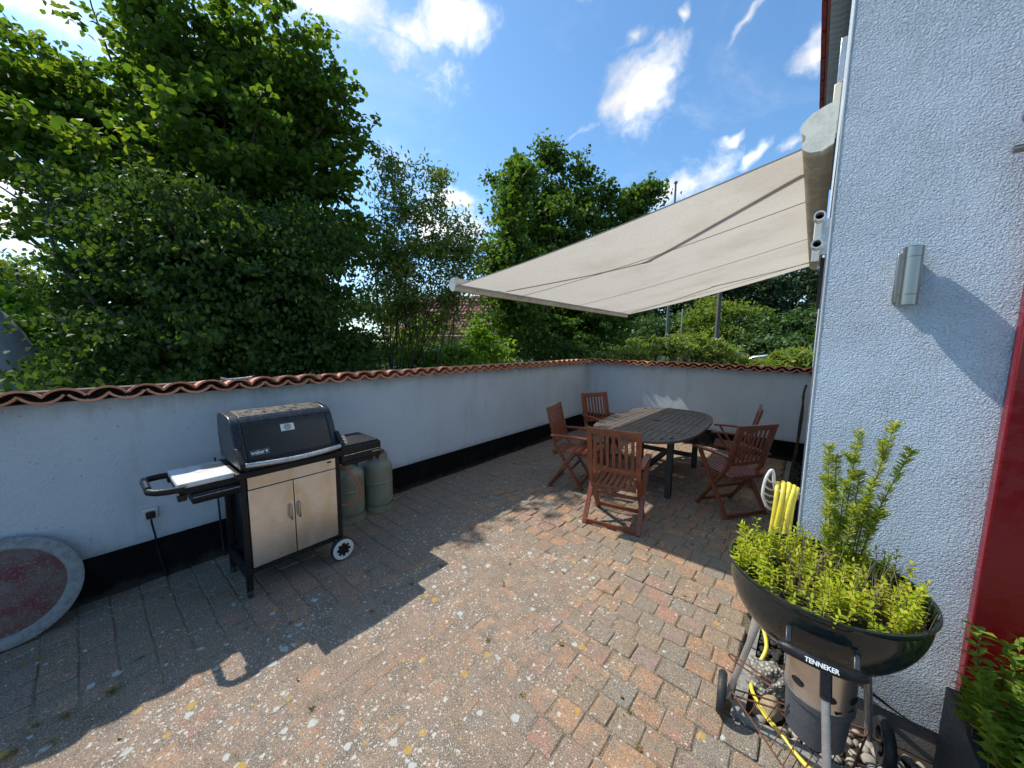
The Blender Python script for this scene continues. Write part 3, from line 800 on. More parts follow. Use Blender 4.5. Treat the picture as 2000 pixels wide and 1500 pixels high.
for v in (.245, .565, .915):
    m = MB()
    for k in range(20):
        a = cl(k/20, v); b = cl((k+1)/20, v); m.bar(a-Vector((0, 0, .003)), b-Vector((0, 0, .003)), .012, .002)
    m.build('seam', M_seam, cloth)
for v in (.0, 1.):
    m = MB()
    for k in range(20): m.bar(cl(k/20, v), cl((k+1)/20, v), .010, .005)
    m.build('hem', M_seam, cloth)
# front bar
bd = (A2-A1).normalized(); up = Vector((0, 0, 1)); sd = Vector((bd.y, -bd.x, 0))*-1
prof = [(.012, -.045), (-.02, -.048), (-.05, -.03), (-.066, .0), (-.068, .03), (-.055, .062), (-.03, .08), (.015, .085), (.03, .06), (.03, .015)]
def barprof(p0, p1, prof, extra=.0):
    n = len(prof); out = (Vector((bd.y, -bd.x, 0)))
    V = [p0-AO+out*u+up*v for u, v in prof]+[p1-AO+out*u+up*v for u, v in prof]
    return MB().add(V, [(i, (i+1) % n, n+(i+1) % n, n+i) for i in range(n)]+[tuple(range(n))[::-1], tuple(range(n, 2*n))])
pf = barprof(A1+Vector((.0, 0, 0)), A2, prof).build('front_bar', M_cream, aw, smooth=45)
barprof(A1-bd*.018, A1-bd*.001, [(u*1.06, v*1.06) for u, v in prof]).build('end_cap', M_white, aw, smooth=30)
barprof(A2+bd*.001, A2+bd*.018, [(u*1.06, v*1.06) for u, v in prof]).build('end_cap', M_white, aw, smooth=30)
# cassette along the wall: rounded profile
cp = []
for a in np.linspace(0, 1, 8): cp.append((-.105-.085*math.sin(a*PI*.9), 2.735+.15*(1-a)+.0))
csec = [(-.006, 2.70), (-.05, 2.675), (-.095, 2.68), (-.125, 2.70), (-.135, 2.725), (-.120, 2.745), (-.118, 2.765), (-.138, 2.785), (-.142, 2.81), (-.132, 2.835), (-.10, 2.865), (-.05, 2.885), (-.006, 2.895)]
def cassette(y0, y1, sc=1., mi=M_cream, nm='cassette'):
    n = len(csec); cx, cz = -.07, 2.78
    V = [Vector((cx+(x-cx)*sc, y0, cz+(z-cz)*sc))-AO for x, z in csec]+[Vector((cx+(x-cx)*sc, y1, cz+(z-cz)*sc))-AO+Vector((0, 0, .015 if y1 > 5 else 0)) for x, z in csec]
    return MB().add(V, [(i, (i+1) % n, n+(i+1) % n, n+i) for i in range(n)]+[tuple(range(n))[::-1], tuple(range(n, 2*n))]).build(nm, mi, aw, smooth=35)
cassette(2.545, 6.42); cassette(2.525, 2.5448, 1.03, M_creamd, 'cassette_cap'); 
# folding arms above the cloth (their shade shows through it)
def armpt(u, v, h_=.055): q = cl(u, v); q.z += h_; return q
for (v0, ue, ve, v1, nmx) in ((.10, .455, .275, .16, 1), (.93, .40, .84, .97, 2)):
    a, e, b = armpt(.02, v0), armpt(ue, ve), armpt(.97, v1)
    ar = MB().bar(a, e, .055, .035).build('upper_arm', M_cream, aw, bevel=.005)
    MB().bar(e, b, .04, .03).build('forearm', M_cream, aw, bevel=.005)
    MB().lathe([(0, -.03), (.035, -.03), (.035, .03), (0, .03)], 16, e).build('elbow', M_cream, ar, smooth=40)

# ------------------------------------------------------------------ gravel beds and kerbs
kb = thing('kerb', (-.13, YK, 0), 0, kind='structure')
km = MB().box((0, 0, -.02), (.05, .46, .05)).mesh('kerb_stone', M_concrete)
for i in range(10):
    o = bpy.data.objects.new('kerb_stone', km); COL.objects.link(o); o.parent = kb; o.location = (0, .235+.47*i, random.gauss(0, .001)); o.rotation_euler = (0, 0, random.gauss(0, .003))
km2 = MB().box((0, 0, -.02), (.46, .05, .05)).mesh('kerb_stone', M_concrete)
for i in range(4):
    o = bpy.data.objects.new('kerb_stone', km2); COL.objects.link(o); o.parent = kb; o.location = (.205+.47*i, .0, random.gauss(0, .001)); o.rotation_euler = (0, 0, random.gauss(0, .003))
def pebble(n=1):
    m = MB(); V = []; sq = (1, random.uniform(.65, .95), random.uniform(.45, .7))
    rings, seg = 5, 8
    for i in range(rings+1):
        t = PI*i/rings
        for k in range(seg):
            a = 2*PI*k/seg; j = 1+random.uniform(-.08, .08)
            V.append((math.sin(t)*math.cos(a)*sq[0]*j, math.sin(t)*math.sin(a)*sq[1]*j, math.cos(t)*sq[2]))
    F = [(i*seg+k, i*seg+(k+1) % seg, (i+1)*seg+(k+1) % seg, (i+1)*seg+k) for i in range(rings) for k in range(seg)]
    return V, F
pms = []
for k in range(8):
    V, F = pebble(); m = MB(); m.add(V, F); pms.append(m.mesh('pebble', M_pebble, 180))
pb = thing('pebble_bed', (.6, 1.96, -.03), 0, 'bed of rounded river pebbles between the kerb and the house wall', 'pebbles')
placed = 0; tries = 0; used_ = []
while placed < 150 and tries < 6000:
    tries += 1; r_ = random.uniform(.018, .042); x = random.uniform(-.05, .95); y = random.uniform(YK+.045, HY-.03)
    if any((x-a)**2+(y-b)**2 < (.75*(r_+c))**2 for a, b, c in used_): continue
    used_.append((x, y, r_)); o = bpy.data.objects.new('pebble', random.choice(pms)); COL.objects.link(o); o.parent = pb
    o.location = (x-.6, y-1.96, random.uniform(.0, .02)); o.scale = (r_, r_, r_); o.rotation_euler = (random.gauss(0, .3), random.gauss(0, .3), random.uniform(0, 6)); placed += 1
gm = MB()
for k in range(700):
    V, F = pebble(); r_ = random.uniform(.008, .022); x = random.uniform(-.10, 0.0); y = random.uniform(2.05, 6.5)
    a = random.uniform(0, 6); R = Matrix.Rotation(a, 3, 'Z')
    gm.add([R @ Vector(v)*r_+Vector((x, y, -.012+random.uniform(0, .012))) for v in V], F)
tag(gm.build('gravel', M_darkstone, smooth=180), 'narrow strip of dark gravel along the foot of the house side wall', 'gravel', kind='stuff')
mb = MB(); mb.add([(-.105, YK, -.025), (2.2, YK, -.025), (2.2, HY+.02, -.025), (-.105, HY+.02, -.025)], [(0, 1, 2, 3)]); mb.add([(-.105, HY, -.026), (.03, HY, -.026), (.03, YF, -.026), (-.105, YF, -.026)], [(0, 1, 2, 3)])
tag(mb.build('gravel_base', M_soil), kind='structure')

# broken chunk of concrete and a tan boulder
def rock(r, sub=3, amp=.25, sq=(1, 1, 1), seed=0, fr=1.6):
    import bmesh
    bm = bmesh.new(); bmesh.ops.create_icosphere(bm, subdivisions=sub, radius=1)
    for v in bm.verts:
        q = Vector(v.co); k = 1+amp*mn.noise(q*fr+Vector((seed, 0, 0)))+amp*.4*mn.noise(q*fr*4+Vector((seed, 5, 0)))
        v.co = Vector((q.x*sq[0], q.y*sq[1], q.z*sq[2]))*r*k
    m = MB(); m.add([v.co for v in bm.verts], [tuple(v.index for v in f.verts) for f in bm.faces]); bm.free(); return m
def chunk_fn(n, b, o):
    v = objc(n); vo = n.voro(v, 60); n.l.new(n.mix(n.sstep(vo, .25, .6), (.42, .40, .34), (.16, .15, .13)), b.inputs['Base Color']); bump(n, b, n.math('MULTIPLY', vo, -1), 1, .012)
M_chunk = mat('washed_aggregate', (.35, .33, .3), .95, fn=chunk_fn)
o = rock(.078, 4, .5, (1.15, .95, .85), 3).build('aggregate_chunk', M_chunk, smooth=60); o.location = (-.045, 2.06, .035); tag(o, 'rough grey lump of washed aggregate behind the kettle grill wheel', 'stone')
o = rock(.052, 3, .2, (.8, 1.1, .9), 8).build('boulder', grime((.33, .26, .16), .8, 9, .3, .003, name='tan_stone', dirt=(.2, .15, .09))); o.location = (-.015, 1.92, .012); tag(o, 'smooth tan stone on the gravel under the kettle grill', 'stone')
for p_ in o.data.polygons: p_.use_smooth = True

# ================================================================== GAS GRILL
gr = thing('gas_grill', (-2.69, .605, 0), 0, 'black gas barbecue with steel double doors parked by the blue garden wall', 'grill')
# local: x = depth (0 front, negative to the wall), y along the wall
GW, GD = .585, .42
for (x, y) in ((-.018, .0), (-.018, GW+.005), (-GD, .0), (-GD, GW+.005)):
    MB().box((x, y, .43), (.034, .034, .76)).build('leg', M_frame, gr, bevel=.004)
MB().box((-.2, 0, .16), (GD, .022, .10)).build('side_rail', M_frame, gr, bevel=.003)
MB().box((-.2, GW+.005, .16), (GD, .022, .05)).build('side_rail', M_frame, gr, bevel=.003)
MB().box((-.21, GW/2, .165), (GD-.03, GW-.03, .02)).build('bottom_shelf', M_frame, gr)
MB().box((-.004, GW/2, .178), (.022, GW-.02, .030)).build('lower_front_rail', M_frame, gr, bevel=.003)
MB().box((-.215, GW/2+.0, .44), (.30, GW-.06, .5)).build('cabinet_box', M_blackp, gr)
# steel front
yA, yB = .020, GW-.016; ym = yA+(yB-yA)*.475
MB().box((.002, (yA+yB)/2, .768), (.016, yB-yA, .082)).build('steel_fascia', M_steel, gr, bevel=.003)
MB().box((.0115, yB-.045, .785), (.003, .03, .012)).build('maker_badge', M_blackp, gr, bevel=.001)
for (a, b_, hy) in ((yA, ym-.002, ym-.026), (ym+.002, yB, ym+.026)):
    d_ = MB().box((.002, (a+b_)/2, .4605), (.016, b_-a, .523)).build('door', M_steel, gr, bevel=.003)
    MB().tube([(.012, hy, .455), (.030, hy, .452), (.033, hy, .462), (.033, hy, .548), (.030, hy, .558), (.012, hy, .555)], .0048, 8).tube([(.031, hy-.011, .46), (.031, hy-.011, .55)], .003, 6).build('handle', M_chrome, d_, smooth=50)
# top frame + cook box
MB().box((-.20, GW/2, .828), (.44, GW+.075, .042)).build('top_frame', M_frame, gr, bevel=.006)
m = MB(); m.prism([(-.385, .80), (.0, .82), (.012, .865), (-.02, .885), (-.41, .885), (-.425, .86)], .015, GW-.01, 'y'); m.build('cook_box', M_black, gr, bevel=.005)
# hood: side profile (x,z)
hp = [(.022, .882), (.0, .93), (-.045, 1.03), (-.10, 1.135), (-.135, 1.168), (-.175, 1.182), (-.33, 1.192), (-.40, 1.185), (-.425, 1.16), (-.43, 1.03), (-.405, .93), (-.40, .882)]
def shrink(p, s, c=(-.2, 1.0)): return [(c[0]+(x-c[0])*s, c[1]+(z-c[1])*s) for x, z in p]
hood = MB().prism(shrink(hp, .982), .035, GW-.028, 'y').build('hood', M_hood, gr, bevel=.006, seg=3)
MB().prism(hp, -.024, .0345, 'y').build('hood_side', M_castalu, gr, bevel=.009, seg=3)
MB().prism(hp, GW-.0275, GW+.018, 'y').build('hood_side', M_castalu, gr, bevel=.009, seg=3)
# raised front lip and upper ridge of the hood
MB().prism([(-.105, 1.143), (-.130, 1.167), (-.150, 1.178), (-.154, 1.171), (-.132, 1.160), (-.11, 1.136)], .03, GW-.024, 'y').build('hood_ridge', M_castalu, hood, bevel=.003)
MB().prism([(.026, .884), (.008, .922), (.0, .918), (.014, .884)], .03, GW-.024, 'y').build('hood_lip', M_black, hood, bevel=.002)
# lid handle: bowed tube between cast brackets
pts = [(.062+.022*math.sin(k/14*PI), -.002+(GW+.012)*k/14, .905-.012*math.sin(k/14*PI)) for k in range(15)]
hnd = MB().tube(pts, .0165, 14).build('lid_handle', M_alu, gr, smooth=50)
for y in (-.012, GW+.016):
    MB().prism([(-.04, 1.0), (-.015, 1.0), (.082, .918), (.086, .888), (.06, .882), (-.01, .90)], y-.014, y+.014, 'y').build('handle_bracket', M_blackp, gr, bevel=.005)
# hood face frame for badges: the front slope between (0,.93) and (-.10,1.135)
hA = Vector((.0+.0, 0, .93)); hB = Vector((-.10, 0, 1.135)); hd = (hB-hA).normalized(); hn = Vector((hd.z, 0, -hd.x))
def face_pt(y, t, off): q = hA.lerp(hB, t)+hn*off; q = Vector((q.x, y, q.z)); return q
RF = Matrix((Vector((0, 1, 0)), hd, hn)).transposed()        # local x -> +y, local y -> up the slope
def on_face(vs, y, t, off): b = face_pt(y, t, off); return [RF @ Vector(v)+b for v in vs]
m = MB(); m.box((0, 0, 0), (.104, .034, .004)); m.v = [tuple(q) for q in on_face(m.v, .105, .12, .0005)]
bdg = m.build('name_badge', M_chrome, hood)
m = MB(); m.box((0, 0, 0), (.099, .029, .004)); m.v = [tuple(q) for q in on_face(m.v, .105, .12, .0012)]
m.build('badge_field', M_blackp, bdg)
vs_, fs_ = text_mb('weber', .036, .0006, .0009)
MB().add(on_face([Vector((v.x*.82-.012, v.y, v.z)) for v in vs_], .105, .12, .0040), fs_).build('badge_lettering', mat('white_print', (.75, .75, .75), .4), bdg)
m = MB(); m.lathe([(0, 0), (.0075, 0), (.0075, .0014), (0, .0014)], 16, (.037, .003, 0)); m.box((.033, -.008, .0007), (.0022, .010, .0014)); m.box((.041, -.008, .0007), (.0022, .010, .0014)); m.v = [tuple(q) for q in on_face(m.v, .105, .12, .0036)]
m.build('badge_symbol', mat('white_print_two', (.75, .75, .75), .4), bdg)
m = MB(); m.box((0, 0, 0), (.085, .052, .010)); m.v = [tuple(q) for q in on_face(m.v, .29, .72, .004)]
th_ = m.build('thermometer', mat('pale_steel', (.70, .70, .66), .35, .6), hood, bevel=.008, seg=3)
m = MB().lathe([(0, .004), (.0175, .004), (.019, .003), (.022, .003), (.022, 0), (0, 0)][::-1], 28); m.v = [tuple(q) for q in on_face(m.v, .29, .72, .009)]
m.build('bezel', M_chrome, th_, smooth=40)
m = MB().lathe([(0, 0), (.0172, 0), (.0172, .0008), (0, .0008)], 28); m.v = [tuple(q) for q in on_face(m.v, .29, .72, .0128)]
m.build('dial', mat('dial_blue_grey', (.36, .42, .52), .3), th_)
m = MB(); m.bar((-.004, -.006, .0006), (.005, .010, .0006), .0016, .0008)
for k in range(9):
    a = math.radians(-120+30*k); m.bar((math.sin(a)*.012, math.cos(a)*.012, .0004), (math.sin(a)*.0155, math.cos(a)*.0155, .0004), .001, .0006)
m.v = [tuple(q) for q in on_face(m.v, .29, .72, .0136)]; m.build('dial_marks', M_blackp, th_)
# left side table
lt_ = MB().box((-.205, -.165, .835), (.36, .27, .034)).build('side_table', M_shelf, gr, bevel=.010, seg=3)
MB().box((-.195, -.150, .800), (.36, .29, .034)).build('table_frame', M_frame, gr, bevel=.004)
m = MB(); m.prism([(-.30, .785), (.012, .785), (.02, .755), (.0, .722), (-.30, .722)], -.245, -.015, 'y'); m.build('condiment_trough', M_blackp, gr, bevel=.008)
MB().tube([(.021, -.245, .77), (.021, -.02, .77)], .0025, 6).build('trough_trim', M_alu, gr)
MB().box((-.02, -.285, .775), (.05, .04, .035)).build('handle_mount', M_blackp, gr, bevel=.004)
MB().box((-.36, -.285, .800), (.05, .04, .035)).build('handle_mount', M_blackp, gr, bevel=.004)
m = MB(); m.tube([(-.02, -.27, .822), (-.02, -.335, .826), (-.035, -.385, .83), (-.075, -.41, .83), (-.30, -.41, .83), (-.345, -.385, .83), (-.36, -.335, .828), (-.36, -.27, .824)], .0185, 12)
m.build('side_handle', M_blackp, gr, smooth=60)
MB().tube([(-.09, -.412, .845), (-.30, -.412, .845)], .0135, 10).build('handle_grip', M_castalu, gr, smooth=50)
# right side burner box
m = MB(); m.box((-.175, GW+.195, .803), (.37, .33, .128)); rb = m.build('side_burner_box', M_black, gr, bevel=.014, seg=3)
MB().box((-.175, GW+.195, .872), (.34, .30, .012)).build('burner_lid', M_blackp, rb, bevel=.004)
MB().tube([(.012, GW+.05, .805), (.012, GW+.345, .810)], .0022, 6).build('box_trim', M_alu, rb)
m = MB(); m.box((-.12, GW+.17, .745), (.26, .24, .05)); m.build('burner_tray', M_frame, rb, bevel=.012)
MB().box((.0105, GW+.315, .79), (.003, .07, .011)).build('burner_badge', M_chrome, rb, bevel=.001)
for (x, y) in ((-.06, GW+.10), (-.145, GW+.13), (-.23, GW+.16)):
    m = MB(); m.lathe([(0, 0), (.021, 0), (.018, .014), (.0, .016)], 14, (x, y, .878)); m.bar((x-.017, y, .897), (x+.017, y, .897), .008, .014); m.build('control_knob', M_alu, rb, smooth=40)
# casters and wheels
for x in (-.018, -GD):
    m = MB(); m.lathe([(0, -.013), (.022, -.013), (.026, -.006), (.026, .006), (.022, .013), (0, .013)], 18, (x+.005, -.004, .027), Matrix.Rotation(PI/2, 3, 'X')); c_ = m.build('caster', M_rubber, gr, smooth=40)
    MB().box((x, -.0, .052), (.03, .034, .022)).build('caster_fork', M_blackp, c_, bevel=.004)
def gear(r1, r2, n, z0, z1):
    poly = []
    for k in range(n):
        a = 2*PI*k/n; da = 2*PI/n
        for q, rr in ((.0, r1), (.28, r1), (.36, r2), (.64, r2), (.72, r1)): poly.append((math.cos(a+da*q)*rr, math.sin(a+da*q)*rr))
    return poly
for x in (.028, -GD-.03):
    RX = Matrix.Rotation(PI/2, 3, 'Y')
    wy, wz = GW+.0, .088
    m = MB(); m.lathe([(.065, -.018), (.082, -.018), (.088, -.010), (.088, .010), (.082, .018), (.065, .018)], 36, (x, wy, wz), RX, closed=True); wh = m.build('wheel', M_rubber, gr, smooth=40)
    m = MB(); m.lathe([(.038, -.012), (.078, -.016), (.078, .019), (.060, .021), (.038, .018)], 36, (x, wy, wz), RX, closed=True); m.build('wheel_rim', M_rim, wh, smooth=40)
    poly = gear(.051, .037, 8, 0, 1); m = MB(); m.prism(poly, -.010, .0225, 'z'); m.v = [tuple(RX @ Vector(q)+Vector((x, wy, wz))) for q in m.v]; m.build('wheel_hub', M_blackp, wh)
MB().tube([(-GD-.02, GW, .088), (.02, GW, .088)], .007, 8).build('axle', M_frame, gr)
# back panel visible beside the left leg
MB().box((-.43, .30, .50), (.006, GW+.02, .55)).build('back_panel', M_castalu, gr)

# gas hose
hp_ = [(-2.80, 1.30, .72), (-2.83, 1.315, .66), (-2.80, 1.375, .56), (-2.80, 1.42, .44), (-2.82, 1.40, .36), (-2.85, 1.33, .33), (-2.88, 1.26, .36), (-2.92, 1.24, .44), (-2.98, 1.28, .55), (-3.1, 1.40, .60), (-3.22, 1.50, .585)]
def smooth_path(pts, k=6):
    pts = [Vector(p) for p in pts]; out = []
    for i in range(len(pts)-1):
        p0, p1, p2, p3 = pts[max(i-1, 0)], pts[i], pts[i+1], pts[min(i+2, len(pts)-1)]
        for j in range(k):
            t = j/k; out.append(.5*((2*p1)+(p2-p0)*t+(2*p0-5*p1+4*p2-p3)*t*t+(3*p1-p0-3*p2+p3)*t**3))
    out.append(pts[-1]); return out
tag(MB().tube(smooth_path(hp_), .006, 8).build('gas_hose', M_orange, smooth=60), 'looped orange rubber gas hose hanging between grill and gas bottle', 'gas hose')

# gas bottles
def bottle(name, loc, label, rz):
    t = thing(name, loc, rz, label, 'gas bottle', 'gas bottles beside the grill')
    r = .134
    MB().lathe([(0, .045), (.09, .045), (.125, .06), (r-.003, .085), (r, .10), (r, .11), (r, .275), (r, .284), (r+.0025, .287), (r+.0025, .295), (r, .298), (r, .307), (r, .41), (r, .425), (r-.004, .447), (r-.012, .465), (r-.04, .497), (.07, .512), (.03, .518), (0, .518)], 40).build('body', M_gas, t, smooth=50)
    MB().lathe([(r-.006, 0), (r+.004, 0), (r+.004, .06), (r, .062), (r-.006, .058)], 40, closed=True).build('foot_ring', M_gas, t, smooth=40)
    m = MB()
    for k in range(3):
        a0 = 2*PI*k/3+.3; n = 8; V = []
        for j in range(n+1):
            a = a0+1.3*j/n; hh = .085 if 1 <= j <= n-1 else .055
            for rr in (.088, .092):
                V += [(rr*math.cos(a), rr*math.sin(a), .495), (rr*math.cos(a), rr*math.sin(a), .495+hh)]
        F = []
        for j in range(n): b_ = j*4; F += [(b_, b_+1, b_+5, b_+4), (b_+2, b_+6, b_+7, b_+3), (b_+1, b_+3, b_+7, b_+5)]
        m.add(V, F)
    m.build('collar', M_gas, t, smooth=30)
    MB().lathe([(0, 0), (.018, 0), (.018, .03), (.026, .032), (.026, .056), (0, .058)], 18, (0, 0, .515)).build('valve', M_redcap, t, smooth=40)
    return t
bottle('gas_bottle', (-3.262, 1.545, 0), 'olive grey gas bottle half hidden behind the grill leg', .4)
bottle('gas_bottle', (-3.262, 1.845, 0), 'olive grey gas bottle standing right of the grill, fully in view', 1.4)

# socket on the wall with plug and cable
sk = thing('wall_socket', (XW, .235, .485), 0, 'white outdoor wall socket with black plug, left of the grill', 'socket')
MB().box((.012, 0, 0), (.024, .082, .075)).build('socket_plate', M_white, sk, bevel=.006)
MB().box((.040, 0, -.004), (.034, .046, .046)).build('plug', M_blackp, sk, bevel=.008)
tag(MB().tube(smooth_path([(XW+.05, .235, .455), (XW+.052, .238, .41), (XW+.04, .246, .34), (XW+.026, .25, .28), (XW+.024, .262, .16), (XW+.024, .275, .07), (XW+.022, .285, .004)]), .0055, 8).build('power_cable', M_blackp, smooth=60), 'black cable running down the garden wall from the socket', 'cable')
MB()
tag(MB().tube([(-3.37, .60, .80), (-3.385, .60, .5), (-3.39, .605, .2), (-3.385, .61, .01)], .006, 8).build('drain_pipe', M_castalu, smooth=60), 'thin dark pipe running down the wall behind the grill', 'pipe')

# round aggregate disc leaning on the wall
dsc = thing('round_slab', (-3.205, -.365, .0), 0, 'round grey rimmed slab with faded red centre leaning on the garden wall', 'stone slab')
lean = math.radians(-17)
R1 = Matrix.Rotation(math.radians(90)+lean, 3, 'Y')
r_ = .292; cz = Vector((-.012, 0, 0))+Vector((math.sin(lean), 0, math.cos(lean)))*r_
RD = Matrix.Rotation(lean, 3, 'Y') @ Matrix.Rotation(PI/2, 3, 'Y')
MB().lathe([(.0, -.02), (r_-.008, -.02), (r_, -.01), (r_, .014), (r_-.010, .022), (r_-.058, .022), (r_-.066, .010), (0, .010)], 64, cz, RD).build('rim', M_discrim, dsc, smooth=40)
MB().lathe([(0, .010), (r_-.067, .010), (r_-.070, .0125), (0, .0125)], 56, cz, RD).build('centre', M_discred, dsc, smooth=40)

# ================================================================== DINING SET
tb = thing('garden_table', (-1.475, 4.70, 0), .02, 'oval weathered dark wooden garden table with slatted top', 'table')
TL, TW, TZ = 2.20, 1.16, .70
def outline(x):      # half length in y at x: superellipse end
    u = min(1, abs(x)/(TW/2)); return (TL/2)*(1-u**3.1)**(1/3.1)*.22+(TL/2)*.78*(1 if u < .999 else 1)
def half_len(x): 
    u = min(.999, abs(x)/(TW/2-.028)); return (TL/2-.028)*(1-u**2.9)**(1/3.0)+.03
ns = 15; sw = (TW-.10)/ns
cross_ = (-.60, .0, .60)
for i in range(ns):
    x = -(TW-.10)/2+sw*(i+.5); hl = min(half_len(x-sw/2), half_len(x+sw/2))-.045
    segs = [(-hl, -.635), (-.565, -.02), (.02, .565), (.635, hl)]
    for a, b_ in segs:
        if b_-a < .04: continue
        MB().box((x, (a+b_)/2, TZ-.011), (sw-.006, b_-a-.006, .022)).build('slat', M_table, tb, bevel=.002, seg=1)
for y in (-.60, .60): MB().box((0, y, TZ-.014), (TW-.12, .064, .024)).build('cross_rail', M_table, tb, bevel=.002)
MB().box((0, 0, TZ-.014), (TW-.12, .034, .024)).build('cross_rail', M_table, tb, bevel=.002)
# rim frame
m = MB(); pts = []
for k in range(72):
    a = 2*PI*k/72; ex = 2/2.9
    c, s_ = math.cos(a), math.sin(a); pts.append(((TW/2-.028)*math.copysign(abs(c)**ex, c), (TL/2-.028)*math.copysign(abs(s_)**(2/3.0), s_)))
V = []; F = []
for k in range(72):
    p, q = Vector(pts[k-1]), Vector(pts[(k+1) % 72]); t_ = (q-p).normalized(); nn_ = Vector((t_.y, -t_.x)); c = Vector(pts[k])
    for (o_, z) in ((.030, TZ-.028), (.030, TZ-.001), (-.034, TZ-.001), (-.034, TZ-.028)): e = c+nn_*o_; V.append((e.x, e.y, z))
for k in range(72):
    k2 = (k+1) % 72
    for j in range(4): j2 = (j+1) % 4; F.append((k*4+j, k*4+j2, k2*4+j2, k2*4+j))
m.add(V, F); m.build('rim_frame', M_table, tb, bevel=.002, seg=1)
MB().lathe([(.024, TZ), (.030, TZ), (.030, TZ+.004), (.024, TZ+.004)], 24, closed=True).build('parasol_hole_ring', M_frame, tb, smooth=40)
MB().lathe([(0, TZ+.001), (.024, TZ+.001)], 24).build('parasol_hole', M_frame, tb)
LX, LY = .36, .62
for sx in (-1, 1):
    for sy in (-1, 1): MB().box((sx*LX, sy*LY-.05, .336), (.062, .062, .672)).build('leg', M_table_dark, tb, bevel=.004)
    MB().box((sx*LX, -.05, .635), (.028, 2*LY-.06, .07)).build('apron', M_table_dark, tb, bevel=.002)
for sy in (-1, 1):
    MB().box((0, sy*LY-.05, .635), (2*LX-.06, .028, .07)).build('apron', M_table_dark, tb, bevel=.002)
    MB().box((0, sy*LY-.05, .17), (2*LX-.06, .035, .06)).build('stretcher', M_table_dark, tb, bevel=.002)
MB().box((0, -.05, .17), (.07, 2*LY-.03, .035)).build('stretcher', M_table_dark, tb, bevel=.002)

def make_chair(label, loc, rz):
    t = thing('folding_chair', loc, rz, label, 'chair', 'folding wooden armchairs round the table')
    WX = .215; zf = Vector
    back_a = lambda s: (s*WX, .20, 0.0); 
    top = (-.245, .935)
    for s in (-1, 1):
        # back post: front foot, bend at the seat, back top
        m = MB(); m.bar((s*WX, .20, .006), (s*WX, -.135, .49), .024, .046, (1, 0, 0)); m.bar((s*WX, -.132, .485), (s*WX, top[0], top[1]), .024, .046, (1, 0, 0))
        m.v = [(x, y, max(z, 0)) for x, y, z in m.v]; m.build('back_post', M_wood, t, bevel=.003)
        xx = s*(WX+.027)
        m = MB(); m.bar((xx, -.20, .004), (xx, .185, .600), .022, .044, (1, 0, 0)); m.v = [(x, y, max(z, 0)) for x, y, z in m.v]; m.build('leg', M_wood, t, bevel=.003)
        m = MB(); V = []; n = 8
        for k in range(n+1):
            u = k/n; y = -.185+.44*u; wdt = .024+.006*math.sin(u*PI)+.006*(u > .8); z = .612+.008*math.sin(u*PI)
            V += [(xx-wdt, y, z-.010), (xx+wdt*.8, y, z-.010), (xx+wdt*.8, y, z+.010), (xx-wdt, y, z+.010)]
        F = [(3, 2, 1, 0), (n*4, n*4+1, n*4+2, n*4+3)]
        for k in range(n):
            for j in range(4): j2 = (j+1) % 4; F.append((k*4+j, k*4+j2, k*4+4+j2, k*4+4+j))
        m.add(V, F); m.build('armrest', M_wood, t, bevel=.003)
    # seat: frame rails and slats running front to back
    for y in (-.155, .195): MB().box((0, y, .408-.02*(y < 0)), (2*WX-.03, .030, .030)).build('seat_rail', M_wood_side, t, bevel=.002)
    nsl = 8
    for k in range(nsl):
        x = -(WX-.035)+(2*(WX-.035))*k/(nsl-1)
        MB().bar((x, -.185, .412), (x, .225, .432), .034, .014).build('seat_slat', M_wood, t, bevel=.002, seg=1)
    # back: rails and slats
    def bk(z): k = (z-.485)/(top[1]-.485); return -.132+(top[0]+.132)*k
    MB().bar((-WX+.013, bk(.905), .905), (WX-.013, bk(.905), .905), .022, .058, (0, -.24, 1)).build('top_rail', M_wood_side, t, bevel=.004)
    MB().bar((-WX+.013, bk(.535), .535), (WX-.013, bk(.535), .535), .022, .042, (0, -.24, 1)).build('lower_back_rail', M_wood_side, t, bevel=.003)
    for k in range(7):
        x = -.165+.055*k
        MB().bar((x, bk(.55)-.004, .55), (x, bk(.885)-.004, .885), .028, .011, (0, 1, 0)).build('back_slat', M_wood, t, bevel=.002, seg=1)
    MB().bar((-WX-.016, -.192, .030), (WX+.016, -.192, .030), .018, .036).build('foot_bar', M_wood_side, t, bevel=.002)
    MB().bar((-WX, .165, .060), (WX, .165, .060), .018, .034).build('foot_bar', M_wood_side, t, bevel=.002)
    MB().bar((-WX, .055, .230), (WX, .055, .230), .018, .030).build('spreader_bar', M_wood_side, t, bevel=.002)
    return t
def place(first, label, rear, face):
    f = Vector((face[0], face[1], 0)).normalized(); loc = Vector((rear[0], rear[1], 0))+f*.20
    rz = math.atan2(f.y, f.x)-PI/2
    if first is None: return make_chair(label, loc, rz)
    c = copy_tree(first); c.location = loc; c.rotation_euler = (0, 0, rz); c['label'] = label; return c
ch0 = place(None, 'red brown folding armchair nearest the camera, its back turned to us', (-1.285, 2.97), (-.19, .98))
place(ch0, 'folding armchair at the left long side of the table, side view, near front', (-2.33, 3.68), (.97, .23))
place(ch0, 'folding armchair in the wall corner, far left of the table', (-2.47, 4.97), (.9, -.42))
place(ch0, 'folding armchair at the right of the table, its slatted back towards the house', (-.37, 4.07), (-.82, .57))
place(ch0, 'folding armchair at the far right, seen almost edge on behind another chair', (-.46, 5.22), (-1, -.12))

